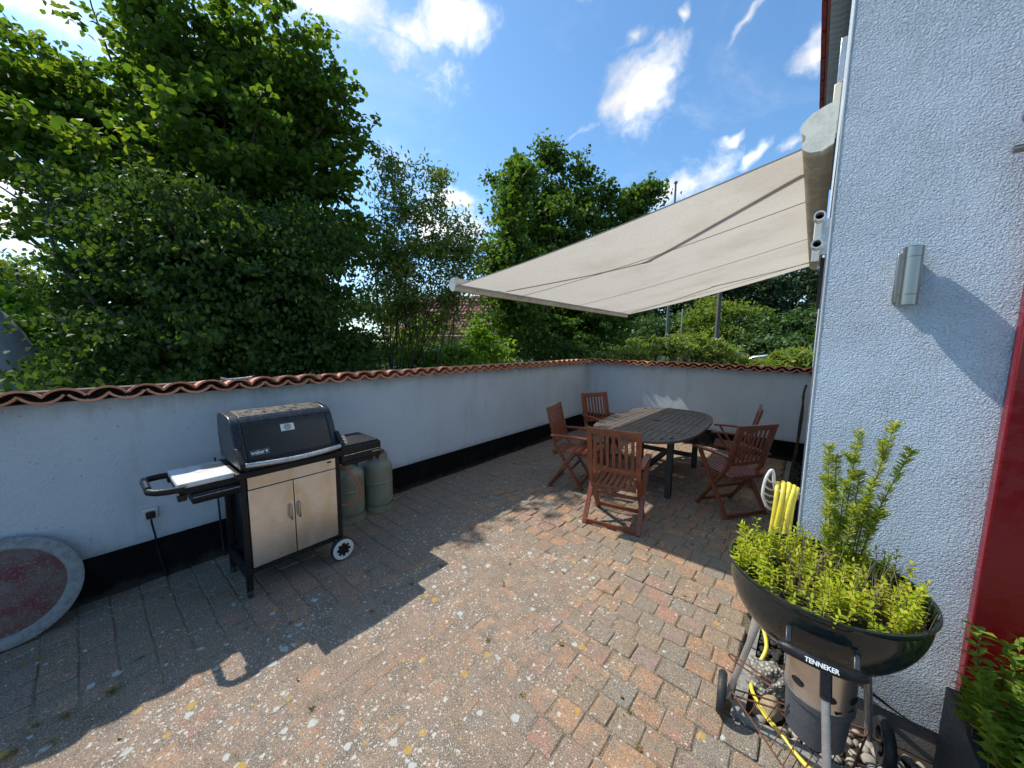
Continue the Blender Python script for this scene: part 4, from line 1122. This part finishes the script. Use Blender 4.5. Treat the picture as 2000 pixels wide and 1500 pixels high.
# ================================================================== HOSE
hz = thing('garden_hose', (-.043, 2.40, 0), 0, 'yellow garden hose coiled on a hanger at the house corner', 'hose', )
for k, x in enumerate((-.040, -.018, .003, .022, .036)):
    pts = []
    top_ = .955-.008*abs(k-1.5); bot = .16+.05*(k % 3); hw = .085+.012*(k % 2)
    for j in range(28):
        a = 2*PI*j/28; c, s_ = math.cos(a), math.sin(a)
        pts.append((x-.020*(1-s_)*.9+.004*math.sin(3*a+k), hw*math.copysign(abs(c)**.7, c)-.05, (top_+bot)/2+(top_-bot)/2*math.copysign(abs(s_)**.75, s_)))
    MB().tube(pts, .0108, 10, closed=True).build('hose_coil', M_yellow, hz, smooth=60)
tag(MB().tube(smooth_path([(-.10, 2.30, .17), (-.06, 2.20, .10), (-.09, 2.10, .03), (-.10, 2.02, .012), (-.085, 1.95, .012), (-.03, 1.86, .016), (.03, 1.80, .022), (.10, 1.74, .014), (.25, 1.66, .012), (.45, 1.62, .012), (.8, 1.6, .012)], 8), .0095, 8).build('hose_lead', M_yellow, smooth=60), 'yellow hose end trailing over the kerb under the kettle grill', 'hose')
hg = thing('hose_hanger', (-.073, 2.40, .885), 0, 'white plastic hose hanger with ribbed curved fin', 'hose hanger')
MB().box((.035, -.01, .0), (.10, .05, .03)).build('saddle', M_white, hg, bevel=.006)
fin = MB()
fr = [(-.052, -.10, -.06), (-.072, -.105, .0), (-.066, -.09, .08), (-.050, -.07, .125), (-.038, -.06, .12), (-.030, -.05, .06), (-.022, -.04, .02)]
fin.tube(smooth_path(fr, 4), .0075, 8); fin.tube(smooth_path([(-.052, -.10, -.06), (-.03, -.07, -.085), (.0, -.04, -.09)], 4), .008, 8)
for a, b_ in (((-.070, -.105, .01), (-.018, -.05, -.02)), ((-.068, -.098, .045), (-.026, -.05, .015)), ((-.062, -.088, .085), (-.034, -.055, .06)), ((-.066, -.105, -.025), (-.010, -.045, -.055))):
    fin.tube([a, tuple((u+v)/2+(-.006 if i == 2 else 0) for i, (u, v) in enumerate(zip(a, b_))), b_], .005, 6)
fin.build('ribbed_fin', M_white, hg, smooth=50)

# ================================================================== KETTLE GRILL PLANTER
KX, KY, KZ, KR = .09, 1.70, .82, .287
kt = thing('kettle_grill', (KX, KY, 0), 0, 'dark kettle barbecue without lid used as a herb planter on wheeled legs', 'grill')
prof = []
for k in range(15):
    a = PI/2*(k/14); prof.append((KR*math.sin(a)*.995, KZ-.285*math.cos(a)))
prof = [(max(r, 0), z) for r, z in prof]
inner = [(r*.97, z+.008) for r, z in prof[::-1]]
MB().lathe(prof+[(KR+.001, KZ+.010), (KR+.007, KZ+.016), (KR+.006, KZ+.023), (KR-.003, KZ+.024), (KR-.008, KZ+.015)]+inner, 72).build('bowl', M_enamel, kt, smooth=50)
MB().lathe([(0, KZ-.030), (KR*.6, KZ-.028), (KR-.02, KZ-.036)], 48).build('soil', M_soil, kt, smooth=60)
# handle with lettering; faces the camera
ha = math.atan2(-1.0, .02)           # direction on the rim
hd_ = Vector((math.cos(ha), math.sin(ha), 0)); ht = Vector((-hd_.y, hd_.x, 0))
def kp(u, v, z): return hd_*u+ht*v+Vector((0, 0, z))
for s in (-1, 1):
    MB().bar(kp(KR-.015, s*.082, KZ-.055), kp(KR+.034, s*.080, KZ-.092), .016, .008).build('handle_bracket', M_castalu, kt, bevel=.003)
pts = [kp(KR+.034+.016*math.cos(k/10*PI-PI/2), -.105+.21*k/10, KZ-.095) for k in range(11)]
hb = MB().tube(pts, [.008]+[.0185]*9+[.008], 12).build('handle', M_blackp, kt, smooth=50)
vs_, fs_ = text_mb('TENNEKER', .0175, .0006, .0005)
q0 = kp(KR+.0685, .0, KZ-.088); nz = (hd_*.82+Vector((0, 0, .57))).normalized(); tx_ = ht*1.0; ty_ = nz.cross(tx_)
RT = Matrix((tx_, ty_, nz)).transposed()
MB().add([RT @ Vector((v.x*.92, v.y, v.z))+q0+hd_*(-.55*v.x*v.x/.2*.3) for v in vs_], fs_).build('lettering', mat('handle_print', (.7, .72, .72), .4), hb)
# legs
legs = [((-.155, .06, .60), (-.262, .075, .085)), ((.155, .10, .60), (.215, .245, .085)), ((.03, -.16, .60), (.085, -.335, .0))]
for i, (a, b_) in enumerate(legs):
    lg = MB().tube([a, b_], .0125, 14).build('leg', M_alu, kt, smooth=40)
    if i == 2:
        k = .02; a2 = Vector(a).lerp(Vector(b_), .0); b2 = Vector(a).lerp(Vector(b_), .16)
        MB().tube([a2+Vector((0, 0, .03)), b2], .0165, 14).build('leg_socket', M_castalu, lg, smooth=40)
# wheels
def kwheel(c, ang):
    R = Matrix.Rotation(ang, 3, 'Z') @ Matrix.Rotation(PI/2, 3, 'Y'); c = Vector(c)
    m = MB(); m.lathe([(.052, -.014), (.078, -.018), (.088, -.008), (.088, .008), (.078, .018), (.052, .014)], 36, c, R, closed=True); wh = m.build('wheel', M_rubber, kt, smooth=45)
    m = MB(); m.lathe([(.0, -.010), (.016, -.012), (.016, .012), (0, .012)], 16, c, R)
    for k in range(6):
        a = 2*PI*k/6; m.bar(R @ Vector((.012*math.cos(a), .012*math.sin(a), 0))+c, R @ Vector((.054*math.cos(a), .054*math.sin(a), 0))+c, .010, .008, up=R @ Vector((0, 0, 1)))
    m.lathe([(.050, -.009), (.056, -.009), (.056, .009), (.050, .009)], 30, c, R, closed=True); m.build('wheel_hub', M_blackp, wh, smooth=40)
kwheel((-.285, .078, .088), .12); kwheel((.262, .262, .088), .12)
MB().tube([(-.285, .078, .088), (.262, .262, .088)], .004, 8).build('axle', M_rust, kt)
# wire rack between the legs
A_, B_, C_ = Vector((-.255, .07, .135)), Vector((.21, .23, .135)), Vector((.072, -.29, .135))
for a, b_ in ((A_, B_), (B_, C_), (C_, A_)):
    MB().tube([a, b_], .0035, 6).build('rack_frame', M_rust, kt)
for k in range(1, 8):
    u = k/8; MB().tube([A_.lerp(C_, u), A_.lerp(B_, u)], .0018, 5).build('rack_wire', M_rust, kt)
for k in range(1, 6):
    u = k/6; MB().tube([B_.lerp(A_, u), B_.lerp(C_, u)], .0018, 5).build('rack_wire', M_rust, kt)
MB().tube(smooth_path([(-.10, -.02, .335), (-.235, .02, .335), (-.262, .03, .328), (-.262, .03, .318), (-.235, .02, .312), (-.10, -.02, .312)], 4), .0035, 6).build('wire_clip', M_rust, kt, smooth=40)
# ash catcher: steel collar with vent holes and grey bucket
bx, by = .035, .045
MB().lathe([(.106, .325), (.106, .535), (.102, .537), (.102, .325)], 48, (bx, by, 0), closed=True).build('ash_collar', M_steel, kt, smooth=40)
for a in (-2.25, -1.35, -.5, .6, 1.6):
    c = Vector((bx+.1065*math.cos(a), by+.1065*math.sin(a), .405)); R = Matrix.Rotation(a, 3, 'Z') @ Matrix.Rotation(PI/2, 3, 'Y')
    m = MB().lathe([(0, 0), (.020, 0), (.020, .001), (0, .001)], 20, (0, 0, 0)); m.v = [tuple(R @ Vector((v[0]*.72, v[1]*1.15, v[2]))+c) for v in m.v]; m.build('vent_hole', M_blackp, kt)
MB().lathe([(0, .165), (.084, .165), (.092, .173), (.101, .325), (.109, .328), (.109, .346), (.099, .348), (.085, .185), (0, .181)], 48, (bx, by, 0)).build('ash_bucket', M_bucket, kt, smooth=40)
MB().bar((bx+.045, by-.100, .36), (bx+.095, by-.052, .37), .004, .006).build('vent_slider', M_blackp, kt)

# herbs in the kettle
def mint(cx, cy, cz, R, n, hmin, hmax, lmat, ll, lw, smat, t, leafper=10, hole=None):
    C = []; O = []; st = MB()
    for i in range(n):
        for _ in range(30):
            a = random.uniform(0, 2*PI); rr = R*math.sqrt(random.random()); x, y = rr*math.cos(a), rr*math.sin(a)
            if hole is None or not hole(x, y): break
        hh = random.uniform(hmin, hmax); lean_ = Vector((random.gauss(0, .12)+x*.4, random.gauss(0, .12)+y*.4, 1)).normalized()
        b0 = Vector((cx+x, cy+y, cz)); tp = b0+lean_*hh; st.tube([b0, b0.lerp(tp, .5)+Vector((random.gauss(0, .003), 0, 0)), tp], [.0016, .0013, .0008], 4)
        for k in range(leafper):
            u = .25+.75*k/(leafper-1); p_ = b0+lean_*hh*u; ph = k*PI/2+random.uniform(-.3, .3)
            for s in (0, 1):
                d = Vector((math.cos(ph+s*PI), math.sin(ph+s*PI), .35+.5*(u > .9)))
                sc = ll*(1.1-.5*u); q = p_+d*sc*.5; C.append(q); O.append(d*8)
    st.build('stems', smat, t)
    return np.array(C), np.array(O)
herb = thing('mint_plants', (KX, KY, 0), 0, 'dense low yellow green mint filling the kettle grill bowl', 'herb plants', kind='stuff')
hole = lambda x, y: (x < -.10 and y > .10) or ((x-.02)**2+(y-.17)**2 < .05**2)
C, O = mint(0, 0, KZ-.03, KR-.02, 215, .04, .14, L_mint, .026, .013, M_stem, herb, 8, hole)
leaf_obj('mint_leaves', C, L_mint, .021, .0095, herb, outward=O, up=.6, jit=.35)
C, O = mint(-.17, .03, KZ-.03, .07, 9, .10, .16, L_mint, .026, .013, M_stem, herb, 9)
leaf_obj('mint_leaves', C, L_mint, .023, .010, herb, outward=O, up=.6)
dm = MB()
for k in range(150):
    x, y = random.uniform(-.1, .27), random.uniform(-.12, .2)
    if x*x+y*y > .27**2: continue
    b0 = Vector((x, y, KZ-.03)); dm.tube([b0, b0+Vector((random.gauss(.01, .03), random.gauss(0, .03), random.uniform(.05, .15)))], [.0012, .0006], 4)
for k in range(9):
    b0 = Vector((-.16+random.gauss(0, .03), .13+random.gauss(0, .03), KZ-.03)); dm.tube([b0, b0+Vector((random.gauss(0, .03), random.gauss(0, .02), random.uniform(.08, .2)))], [.0012, .0006], 4)
dm.build('dry_stalks', M_dry, herb)
# rosemary: upright sprigs
rs = thing('rosemary_bush', (KX+.055, KY+.14, KZ-.03), 0, 'tall upright rosemary growing at the back of the kettle grill', 'rosemary')
sm = MB(); RC = []; RO = []
for (dx, dy, tx, ty, hh) in ((-.045, .0, -.065, .02, .50), (-.02, .01, -.04, .03, .46), (.0, .0, .015, .02, .57), (.02, .01, .03, .01, .42), (.035, -.01, .10, -.01, .62), (.045, -.01, .15, .0, .53),
                             (.03, .0, .06, -.02, .40), (-.03, -.02, -.05, -.03, .33), (.01, -.03, .02, -.05, .30), (.05, .0, .09, -.03, .30), (-.01, .0, -.01, -.01, .38)):
    b0 = Vector((dx, dy, 0)); b1 = Vector((dx+(tx-dx)*.35, dy+(ty-dy)*.5, hh*.5)); b2 = Vector((tx, ty, hh)); path = smooth_path([b0, b1, b2], 10)
    sm.tube(path, [.0032*(1-.7*k/(len(path)-1)) for k in range(len(path))], 5)
    for _ in range(2):
        i0 = random.randint(int(len(path)*.3), len(path)-6); p0 = path[i0]; d0 = Vector((random.gauss(0, .5), random.gauss(0, .35), 1)).normalized()*random.uniform(.04, .085)
        sm.tube([p0, p0+d0], [.0014, .0008], 4)
        for _k in range(70):
            u_ = random.random(); a = random.uniform(0, 2*PI); d = Vector((math.cos(a), math.sin(a), random.uniform(.4, 1.2))).normalized()
            RC.append(p0+d0*u_+d*.010); RO.append(d*12)
    nl = int(hh*620)
    for k in range(nl):
        u = random.random()**.6*(len(path)-1.01); i = int(u); p_ = path[i].lerp(path[i+1], u-i)
        a = random.uniform(0, 2*PI); d = Vector((math.cos(a), math.sin(a), random.uniform(.4, 1.1))).normalized()
        RC.append(p_+d*.013); RO.append(d*12)
sm.build('stems', M_stem, rs)
leaf_obj('needles', np.array(RC), L_rose, .029, .0042, rs, outward=np.array(RO), up=.2, jit=.3)

# ================================================================== PLANTER bottom right
pl = thing('planter_box', (.50, 1.52, 0), 0, 'dark grey planter box of leafy mint at the bottom right by the red panel', 'planter')
m = MB(); m.prism([(.0, .0), (.55, .0), (.55, .52), (.0, .52)], -.02, .385, 'z'); m.build('box', M_pot, pl, bevel=.006)
MB().box((.275, .26, .387), (.50, .47, .006)).build('soil', M_soil, pl)
C, O = mint(.26, .26, .385, .26, 210, .12, .31, L_mint2, .034, .018, M_stem, pl, 9)
leaf_obj('mint_leaves', C, L_mint2, .034, .018, pl, outward=O, up=.8, jit=.35)
ts = MB(); C = []; O = []; pth = smooth_path([(.03, .36, .38), (.025, .34, .52), (.01, .33, .66), (.0, .32, .745)], 6); ts.tube(pth, .0022, 5)
for k, p_ in enumerate(pth[4:]):
    for s in (0, 1):
        a = k*1.3+s*PI; d = Vector((math.cos(a), math.sin(a), .3)).normalized(); C.append(p_+d*.022); O.append(d*12)
ts.build('tall_stem', M_stem, pl); leaf_obj('tall_stem_leaves', np.array(C), L_mint2, .040, .022, pl, outward=np.array(O), up=.9)
tag(MB().tube(smooth_path([(.27, 2.088, .20), (.36, 2.085, .165), (.45, 2.08, .135), (.52, 2.06, .11)]), .0035, 6).tube(smooth_path([(.26, 2.088, .215), (.33, 2.085, .185), (.40, 2.083, .15)]), .003, 6).build('thin_cable', M_blackp, smooth=60), 'pair of thin black cables along the foot of the house wall', 'cable')

# ================================================================== GREENERY BEHIND THE WALLS
big = tree('lime_tree', 'large broad leaved tree filling the upper left of the view', 'tree',
     [ell(60, 330, 6.0, 130, 130), ell(150, 130, 6.0, 170, 130), ell(330, 60, 6.2, 140, 110), ell(480, 130, 6.4, 130, 130), ell(570, 250, 6.6, 120, 150), ell(600, 170, 6.8, 80, 80),
      ell(400, 300, 6.0, 200, 150), ell(660, 360, 6.8, 80, 120), ell(600, 450, 6.6, 110, 90), ell(230, 400, 6.0, 170, 110), ell(430, 440, 6, 180, 90), ell(90, 190, 6.2, 110, 110), ell(-60, 200, 6.2, 130, 200), ell(250, 200, 6.3, 180, 160), ell(520, 40, 6.6, 90, 90), ell(420, -10, 6.5, 120, 80), ell(610, 120, 6.8, 80, 70), ell(690, 270, 6.9, 55, 70), ell(250, -30, 6.3, 120, 80), ell(560, 350, 6.6, 110, 100), ell(640, 470, 6.6, 100, 110), ell(120, 400, 6, 160, 70), ell(520, 480, 6.3, 160, 90), ell(300, 330, 6, 200, 100)],
     2500, 30, .28, L_lime, .105, .095, base=(-8.6, 1.6, -.06), branch=(-8.4, 1.8, 2.9), flat=.4, trunk_r=.2, shell=.55, cull=True, limbn=34, twig_n=160, group='trees behind the garden wall', up=.25)
drk = tree('weeping_hazel', 'dark drooping bush hanging down to the wall behind the grill', 'tree',
     [ell(215, 560, 4.0, 90, 100), ell(420, 440, 4.3, 130, 80), ell(250, 430, 4.6, 130, 70), ell(600, 470, 4.9, 90, 70), ell(330, 490, 4.0, 140, 120), ell(490, 540, 4.2, 150, 120), ell(600, 580, 4.4, 90, 120), ell(320, 640, 4.0, 150, 110), ell(560, 660, 4.3, 130, 80), ell(420, 660, 4.1, 200, 90), ell(330, 725, 4.0, 200, 40), ell(620, 705, 4.5, 110, 45), ell(700, 690, 5.2, 60, 50)],
     1650, 40, .22, L_dark, .060, .042, base=(-5.1, 1.8, -.06), trunk_r=.12, shell=.5, cull=True, group='trees behind the garden wall', up=.1, droop=.5, zmin=.3)
# airy multi-stem shrub
sh = thing('willow_shrub', (-5.2, 3.6, -.06), 0, 'airy multi stemmed shrub with small pale leaves right of the dark bush', 'shrub', 'trees behind the garden wall')
ells = [ell(785, 400, 6.2, 50, 100), ell(850, 400, 6.4, 35, 70), ell(850, 490, 6.2, 85, 90), ell(905, 500, 6.2, 50, 60), ell(770, 510, 6.2, 80, 110), ell(800, 600, 6.2, 95, 80), ell(880, 590, 6.4, 40, 60), ell(760, 330, 6.3, 22, 50), ell(855, 345, 6.4, 15, 30)]
pts, cc = crown_pts(ells, 600, 25, .26, .7)
leaf_obj('crown', pts-np.array([-5.2, 3.6, -.06]), L_airy, .082, .032, sh, up=.1)
m = MB()
tg = cc[rng.choice(len(cc), 26, replace=False)]
for c in tg:
    b0 = Vector((random.gauss(0, .25), random.gauss(0, .25), 0)); limbs(b0, [Vector(c)-Vector((-5.2, 3.6, -.06))], .018, .004, 6, .12, m)
m.build('stems', M_bark, sh, smooth=60)
hb_ = tree('hornbeam', 'tall dense dark green tree with pointed tips behind the awning', 'tree',
     [ell(1070, 400, 11.0, 42, 110), ell(1010, 440, 11.0, 42, 100), ell(1140, 420, 11.0, 50, 90), ell(1085, 480, 11.0, 95, 90), ell(1225, 430, 11.3, 55, 45), ell(1270, 372, 11.3, 26, 20), ell(1240, 395, 11.3, 30, 26), ell(1080, 570, 11.0, 120, 90),
      ell(1000, 590, 8.3, 75, 90), ell(1160, 620, 11.0, 95, 75), ell(975, 520, 8.3, 28, 60), ell(1230, 500, 11.2, 70, 60), ell(1065, 300, 11.0, 18, 40), ell(1085, 310, 11.0, 14, 30), ell(1010, 330, 11.0, 17, 36), ell(1130, 330, 11.0, 16, 30), ell(1190, 375, 11.0, 13, 34), ell(965, 355, 11.0, 13, 15), ell(1060, 650, 10.8, 150, 60), ell(990, 430, 8.0, 28, 60), ell(1010, 375, 8.0, 26, 40), ell(1020, 345, 8.2, 28, 36), ell(1000, 500, 8.0, 45, 60), ell(1190, 690, 10, 60, 30)],  # the nearer crown parts here are put in to shade the far wall
     2100, 30, .29, L_horn, .115, .085, trunk_r=.2, shell=.5, group='trees behind the garden wall', limbn=20, up=.3)
# undergrowth
G2 = 'shrubs showing over the garden wall'
tree('cherry_laurel', 'bright green laurel shrub over the wall, middle left of the awning bar', 'shrub', [ell(900, 690, 6.6, 55, 32), ell(860, 700, 6.6, 60, 25), ell(940, 660, 7, 22, 45), ell(960, 690, 7.2, 50, 30), ell(820, 705, 6.4, 40, 20)], 170, 22, .2, L_laurel, .11, .042, trunk_r=.03, group=G2, up=.2, limbn=8)
tree('garden_shrub', 'rounded yellow green shrub below the red roof', 'shrub', [ell(850, 640, 8.5, 50, 30), ell(800, 660, 8, 50, 40), ell(760, 690, 7, 60, 30)], 170, 24, .26, L_airy, .07, .04, trunk_r=.04, group=G2, limbn=8)
tree('garden_shrub', 'dark leafy shrub low behind the wall at the wall corner', 'shrub', [ell(1060, 690, 8.5, 90, 26), ell(1130, 690, 9, 60, 24)], 150, 22, .24, L_dark, .08, .05, trunk_r=.04, group=G2, limbn=8)
tree('beech_hedge', 'sunlit light green hedge at the far left behind the grey cover', 'hedge', [ell(60, 650, 4.4, 80, 55), ell(20, 600, 4.6, 50, 45), ell(100, 700, 4.2, 80, 40), ell(0, 680, 4.6, 60, 60)], 330, 24, .18, L_laurel, .06, .048, trunk_r=.04, group=G2, limbn=8, cull=True)
tree('garden_shrub', 'olive green shrub far left below the cloud gap', 'shrub', [ell(10, 530, 14, 60, 35), ell(60, 560, 14, 70, 50), ell(-60, 560, 14, 90, 60)], 240, 22, .45, L_yell, .14, .1, trunk_r=.06, group=G2, limbn=8)
# rhododendron row over the far wall
G3 = 'rhododendron bushes along the far wall'
for (lab, es) in (('rhododendron bush at the left end of the far wall row', [ell(1230, 692, 7.6, 50, 22), ell(1280, 678, 7.8, 50, 27), ell(1190, 700, 7.5, 30, 12)]),
                  ('rhododendron bush with brownish leaves, middle of the far wall row', [ell(1340, 680, 7.6, 50, 28), ell(1390, 684, 7.7, 45, 24)]),
                  ('rhododendron bush in front of the silver car', [ell(1420, 704, 7.5, 28, 8), ell(1490, 712, 7.4, 45, 5)]),
                  ('small rhododendron bush right of the silver car', [ell(1550, 700, 7.3, 32, 15), ell(1590, 703, 7.2, 18, 14)])):
    tree('rhododendron', lab, 'shrub', es, 150, 20, .15, L_rhodo, .12, .042, trunk_r=.04, group=G3, up=.25, limbn=8)
# beyond
G4 = 'trees in the distance right of the awning'
tree('false_acacia', 'yellow green feathery tree in the distance behind the wooden pole', 'tree', [ell(1400, 610, 26, 60, 30), ell(1380, 640, 26, 50, 30), ell(1450, 620, 26, 40, 25), ell(1410, 660, 25, 70, 20)], 260, 24, .7, L_yell, .26, .13, trunk_r=.12, group=G4)
tree('distant_bush', 'rounded mid green bush in the distance left of the house corner', 'tree', [ell(1500, 640, 24, 60, 28), ell(1560, 640, 23, 50, 30), ell(1600, 630, 23, 40, 30), ell(1530, 670, 22, 90, 20)], 330, 24, .65, L_far, .26, .17, trunk_r=.1, group=G4)
tree('distant_bush', 'green bush in the distance between the lamp post and wooden pole', 'tree', [ell(1330, 640, 30, 40, 30), ell(1300, 660, 30, 50, 22), ell(1260, 640, 30, 30, 30), ell(1235, 662, 28, 60, 20)], 260, 22, .7, L_far, .28, .18, trunk_r=.1, group=G4)
def woods(name, specs, n, nl, cr, lm, ll, lw, label):
    p_, _ = crown_pts(specs, n, nl, cr, .7, -.05)
    o = leaf_obj(name, p_, lm, ll, lw, up=.3); tag(o, label, 'forest', kind='stuff')
sp = [ell(x, 560+random.uniform(-14, 10)+abs(x-1500)*.02, 62+random.uniform(-4, 8), 55, 52) for x in range(1230, 1760, 38)]+[ell(x, 610, 60, 60, 45) for x in range(1200, 1760, 60)]
woods('forest', sp, 1500, 26, 1.5, L_forest, .62, .42, 'dark wooded hillside seen under the awning')
sp = [ell(x, 610+random.uniform(-14, 14), 75, 70, 36) for x in range(-60, 1250, 50)]
woods('forest', sp, 1100, 22, 1.8, L_far, .8, .55, 'hazy green tree line along the horizon behind the garden')

# neighbour house with red roof
nh = thing('neighbour_house', tuple(P(885, 640, 17)*np.array([1, 1, 0])), math.radians(25), 'neighbouring house with dusky red tiled roof behind the shrubs', 'house')
MB().box((0, 2.5, 1.0), (6.5, 5, 2.1)).build('wall', M_housewall, nh)
rf = MB(); rows = 12; sl0 = Vector((0, -.5, 2.0)); sl1 = Vector((0, 2.5, 4.05))
rt_ = MB().prism([(-.06, 0), (-.02, .035), (.04, .035), (.07, 0)], -.01, .30, 'y').mesh('roof_tile', M_roof)
MB().prism([(-.6, 1.93), (2.5, 4.0), (5.6, 1.93), (5.6, 1.83), (2.5, 3.9), (-.6, 1.83)], -3.5, 3.5, 'x').build('roof', M_roof, nh)
dirv = (sl1-sl0).normalized(); ang = math.atan2(dirv.z, dirv.y); rm = MB()
Rr = Matrix.Rotation(ang-.14, 3, 'X')
for r_ in range(11):
    for c_ in range(33):
        bpt = sl0.lerp(sl1, r_/11)+Vector((-3.4+c_*.21, 0, .05)); m2 = [(-.105, 0, 0), (-.05, 0, .05), (.03, 0, .05), (.105, 0, 0), (-.105, .36, 0), (-.05, .36, .05), (.03, .36, .05), (.105, .36, 0)]
        rm.add([Rr @ Vector(q)+bpt for q in m2], [(0, 1, 5, 4), (1, 2, 6, 5), (2, 3, 7, 6), (0, 3, 2, 1)])
o = rm.build('roof_tiles', M_roof, nh); o['kind'] = 'stuff'
# poles
G5 = 'poles beyond the far wall'
q = P(1303, 640, 20)
t = thing('lamp_post', (q[0], q[1], -.06), 0, 'slim grey lamp post rising behind the awning', 'pole', G5)
MB().tube([(0, 0, 0), (0, 0, 9.2), (0, 0, 10.2)], [.075, .055, .05], 10).build('post', M_pole, t, smooth=40)
MB().lathe([(0, 0), (.09, 0), (.10, .05), (.05, .12), (0, .13)], 12, (0, 0, 10.2)).build('lamp_head', M_pole, t)
q = P(1401, 640, 18)
t = thing('telegraph_pole', (q[0], q[1], -.06), 0, 'brown wooden pole right of the lamp post', 'pole', G5)
MB().tube([(0, 0, 0), (0, 0, 7.0)], [.11, .09], 10).build('post', M_polewood, t, smooth=40)
MB().bar((-.4, 0, 6.7), (.4, 0, 6.7), .06, .06).build('cross_arm', M_polewood, t)
q = P(1331, 640, 26)
t = thing('thin_mast', (q[0], q[1], -.06), 0, 'very thin pale mast between the two thicker poles', 'pole', G5)
MB().tube([(0, 0, 0), (0, 0, 4.2)], .035, 8).build('post', M_alu, t, smooth=40)
MB().lathe([(0, 0), (.045, 0), (.03, .05), (0, .06)], 8, (0, 0, 4.2)).build('cap', M_alu, t)
# car
q = P(1495, 700, 12.6)
car = thing('parked_car', (q[0]+.25, q[1], -.05), math.radians(-8), 'silver car roof showing between bushes over the far wall', 'car')
bp = [(-2.1, .32), (-2.15, .62), (-2.0, .84), (-1.1, .94), (-.45, 1.36), (.1, 1.45), (.9, 1.43), (1.55, 1.15), (1.95, .98), (2.1, .78), (2.12, .35), (1.8, .25), (-1.8, .25)]
MB().prism(bp, -.82, .82, 'y').build('body', M_car, car, bevel=.07, seg=3)
wp = [(-.98, .96), (-.42, 1.31), (.1, 1.39), (.85, 1.37), (1.42, 1.12), (1.3, .98)]
for s in (-1, 1): MB().prism(wp, s*.822, s*.832, 'y').build('side_window', M_glass, car)
MB().add([(-1.08, -.68, .965), (-1.08, .68, .965), (-.47, .58, 1.355), (-.47, -.58, 1.355)], [(0, 1, 2, 3)]).build('windscreen', M_glass, car)
for x in (-1.3, 1.3):
    for s in (-1, 1):
        wh = MB().lathe([(0, -.1), (.31, -.1), (.33, -.06), (.33, .06), (.31, .1), (0, .1)], 24, (x, s*.76, .33), Matrix.Rotation(PI/2, 3, 'X')).build('wheel', M_rubber, car, smooth=40)
        MB().lathe([(0, -.105), (.2, -.105), (.2, .105), (0, .105)], 20, (x, s*.76, .33), Matrix.Rotation(PI/2, 3, 'X')).build('rim', M_alu, wh)
for s in (-1, 1): MB().box((-1.0, s*.93, 1.0), (.12, .2, .13)).build('mirror', M_car, car, bevel=.03)
# wire mesh fences
def fence(name, label, a, b, h_, np_, step=.12):
    a, b = Vector(a), Vector(b); t = thing(name, tuple(a), 0, label, 'fence'); d = b-a; L = d.length
    for k in range(np_+1): MB().tube([d*(k/np_), d*(k/np_)+Vector((0, 0, h_))], .025, 8).build('post', M_wire, t)
    m = MB(); k = 0
    while k*step < L: m.bar(d*(k*step/L), d*(k*step/L)+Vector((0, 0, h_-.02)), .006, .006); k += 1
    for j in range(1, int(h_/.2)+1): m.bar(Vector((0, 0, j*.2)), d+Vector((0, 0, j*.2)), .006, .006)
    m.build('wire_mesh', M_wire, t)
q = P(1420, 700, 11); q2 = P(1680, 700, 9.5)
fence('wire_fence', 'dark green wire mesh fence behind the right rhododendrons', (q[0], q[1], 0), (q2[0], q2[1], 0), 1.38, 3)
q = P(-160, 600, 6.8); q2 = P(42, 600, 7.2)
fence('wire_fence', 'tall dark wire fence at the far left edge above the hedge', (q[0], q[1], 0), (q2[0], q2[1], 0), 3.1, 2, .18)
# grey cover
q = P(-48, 740, 3.7)
gc = thing('parasol_cover', (q[0], q[1], 0), 0, 'grey tapered cloth cover standing behind the wall at the far left', 'cover')
MB().lathe([(.54, 0), (.52, .9), (.50, 1.15), (.46, 1.35), (.405, 1.55), (.33, 1.75), (.235, 1.93), (.11, 2.06), (0, 2.09)], 40).build('cloth', M_grey_sheet, gc, smooth=60)
MB().lathe([(.543, .0), (.55, .0), (.55, .03), (.543, .03)], 40, closed=True).build('hem', M_grey_sheet, gc, smooth=60)
# bare vine by the far corner
m = MB(); m.tube(smooth_path([(-.07, 6.25, -.03), (-.055, 6.28, .35), (-.04, 6.3, .7), (-.05, 6.3, 1.0), (-.03, 6.3, 1.15)]), .014, 8); m.tube(smooth_path([(-.10, 6.2, -.03), (-.07, 6.27, .3), (-.06, 6.28, .7), (-.04, 6.3, 1.0)]), .010, 6)
tag(m.build('vine_trunk', M_bark, smooth=60), 'bare dark vine stems climbing in the far corner by the house', 'vine')
# small metal clip on the tiles
o = MB().tube(smooth_path([(XW+.06, .67, WH+.098), (XW+.075, .72, WH+.085), (XW+.085, .80, WH+.088), (XW+.09, .86, WH+.095)]), .007, 8).build('roof_hook', M_alu, smooth=50); tag(o, 'small grey metal hook lying on the wall tiles above the grill', 'hook')

# fallen leaves scattered on the paving
fl = np.array([(random.uniform(-3.2, -.3), random.uniform(-.4, 4.5), .006) for _ in range(46)])
L_dead = leafmat('dead_leaf', (.20, .11, .04), (.34, .22, .08), None, .15)
o = leaf_obj('fallen_leaves', fl, L_dead, .034, .020, up=4, jit=.4); tag(o, 'small brown dry leaves scattered over the paving', 'leaves', kind='stuff')
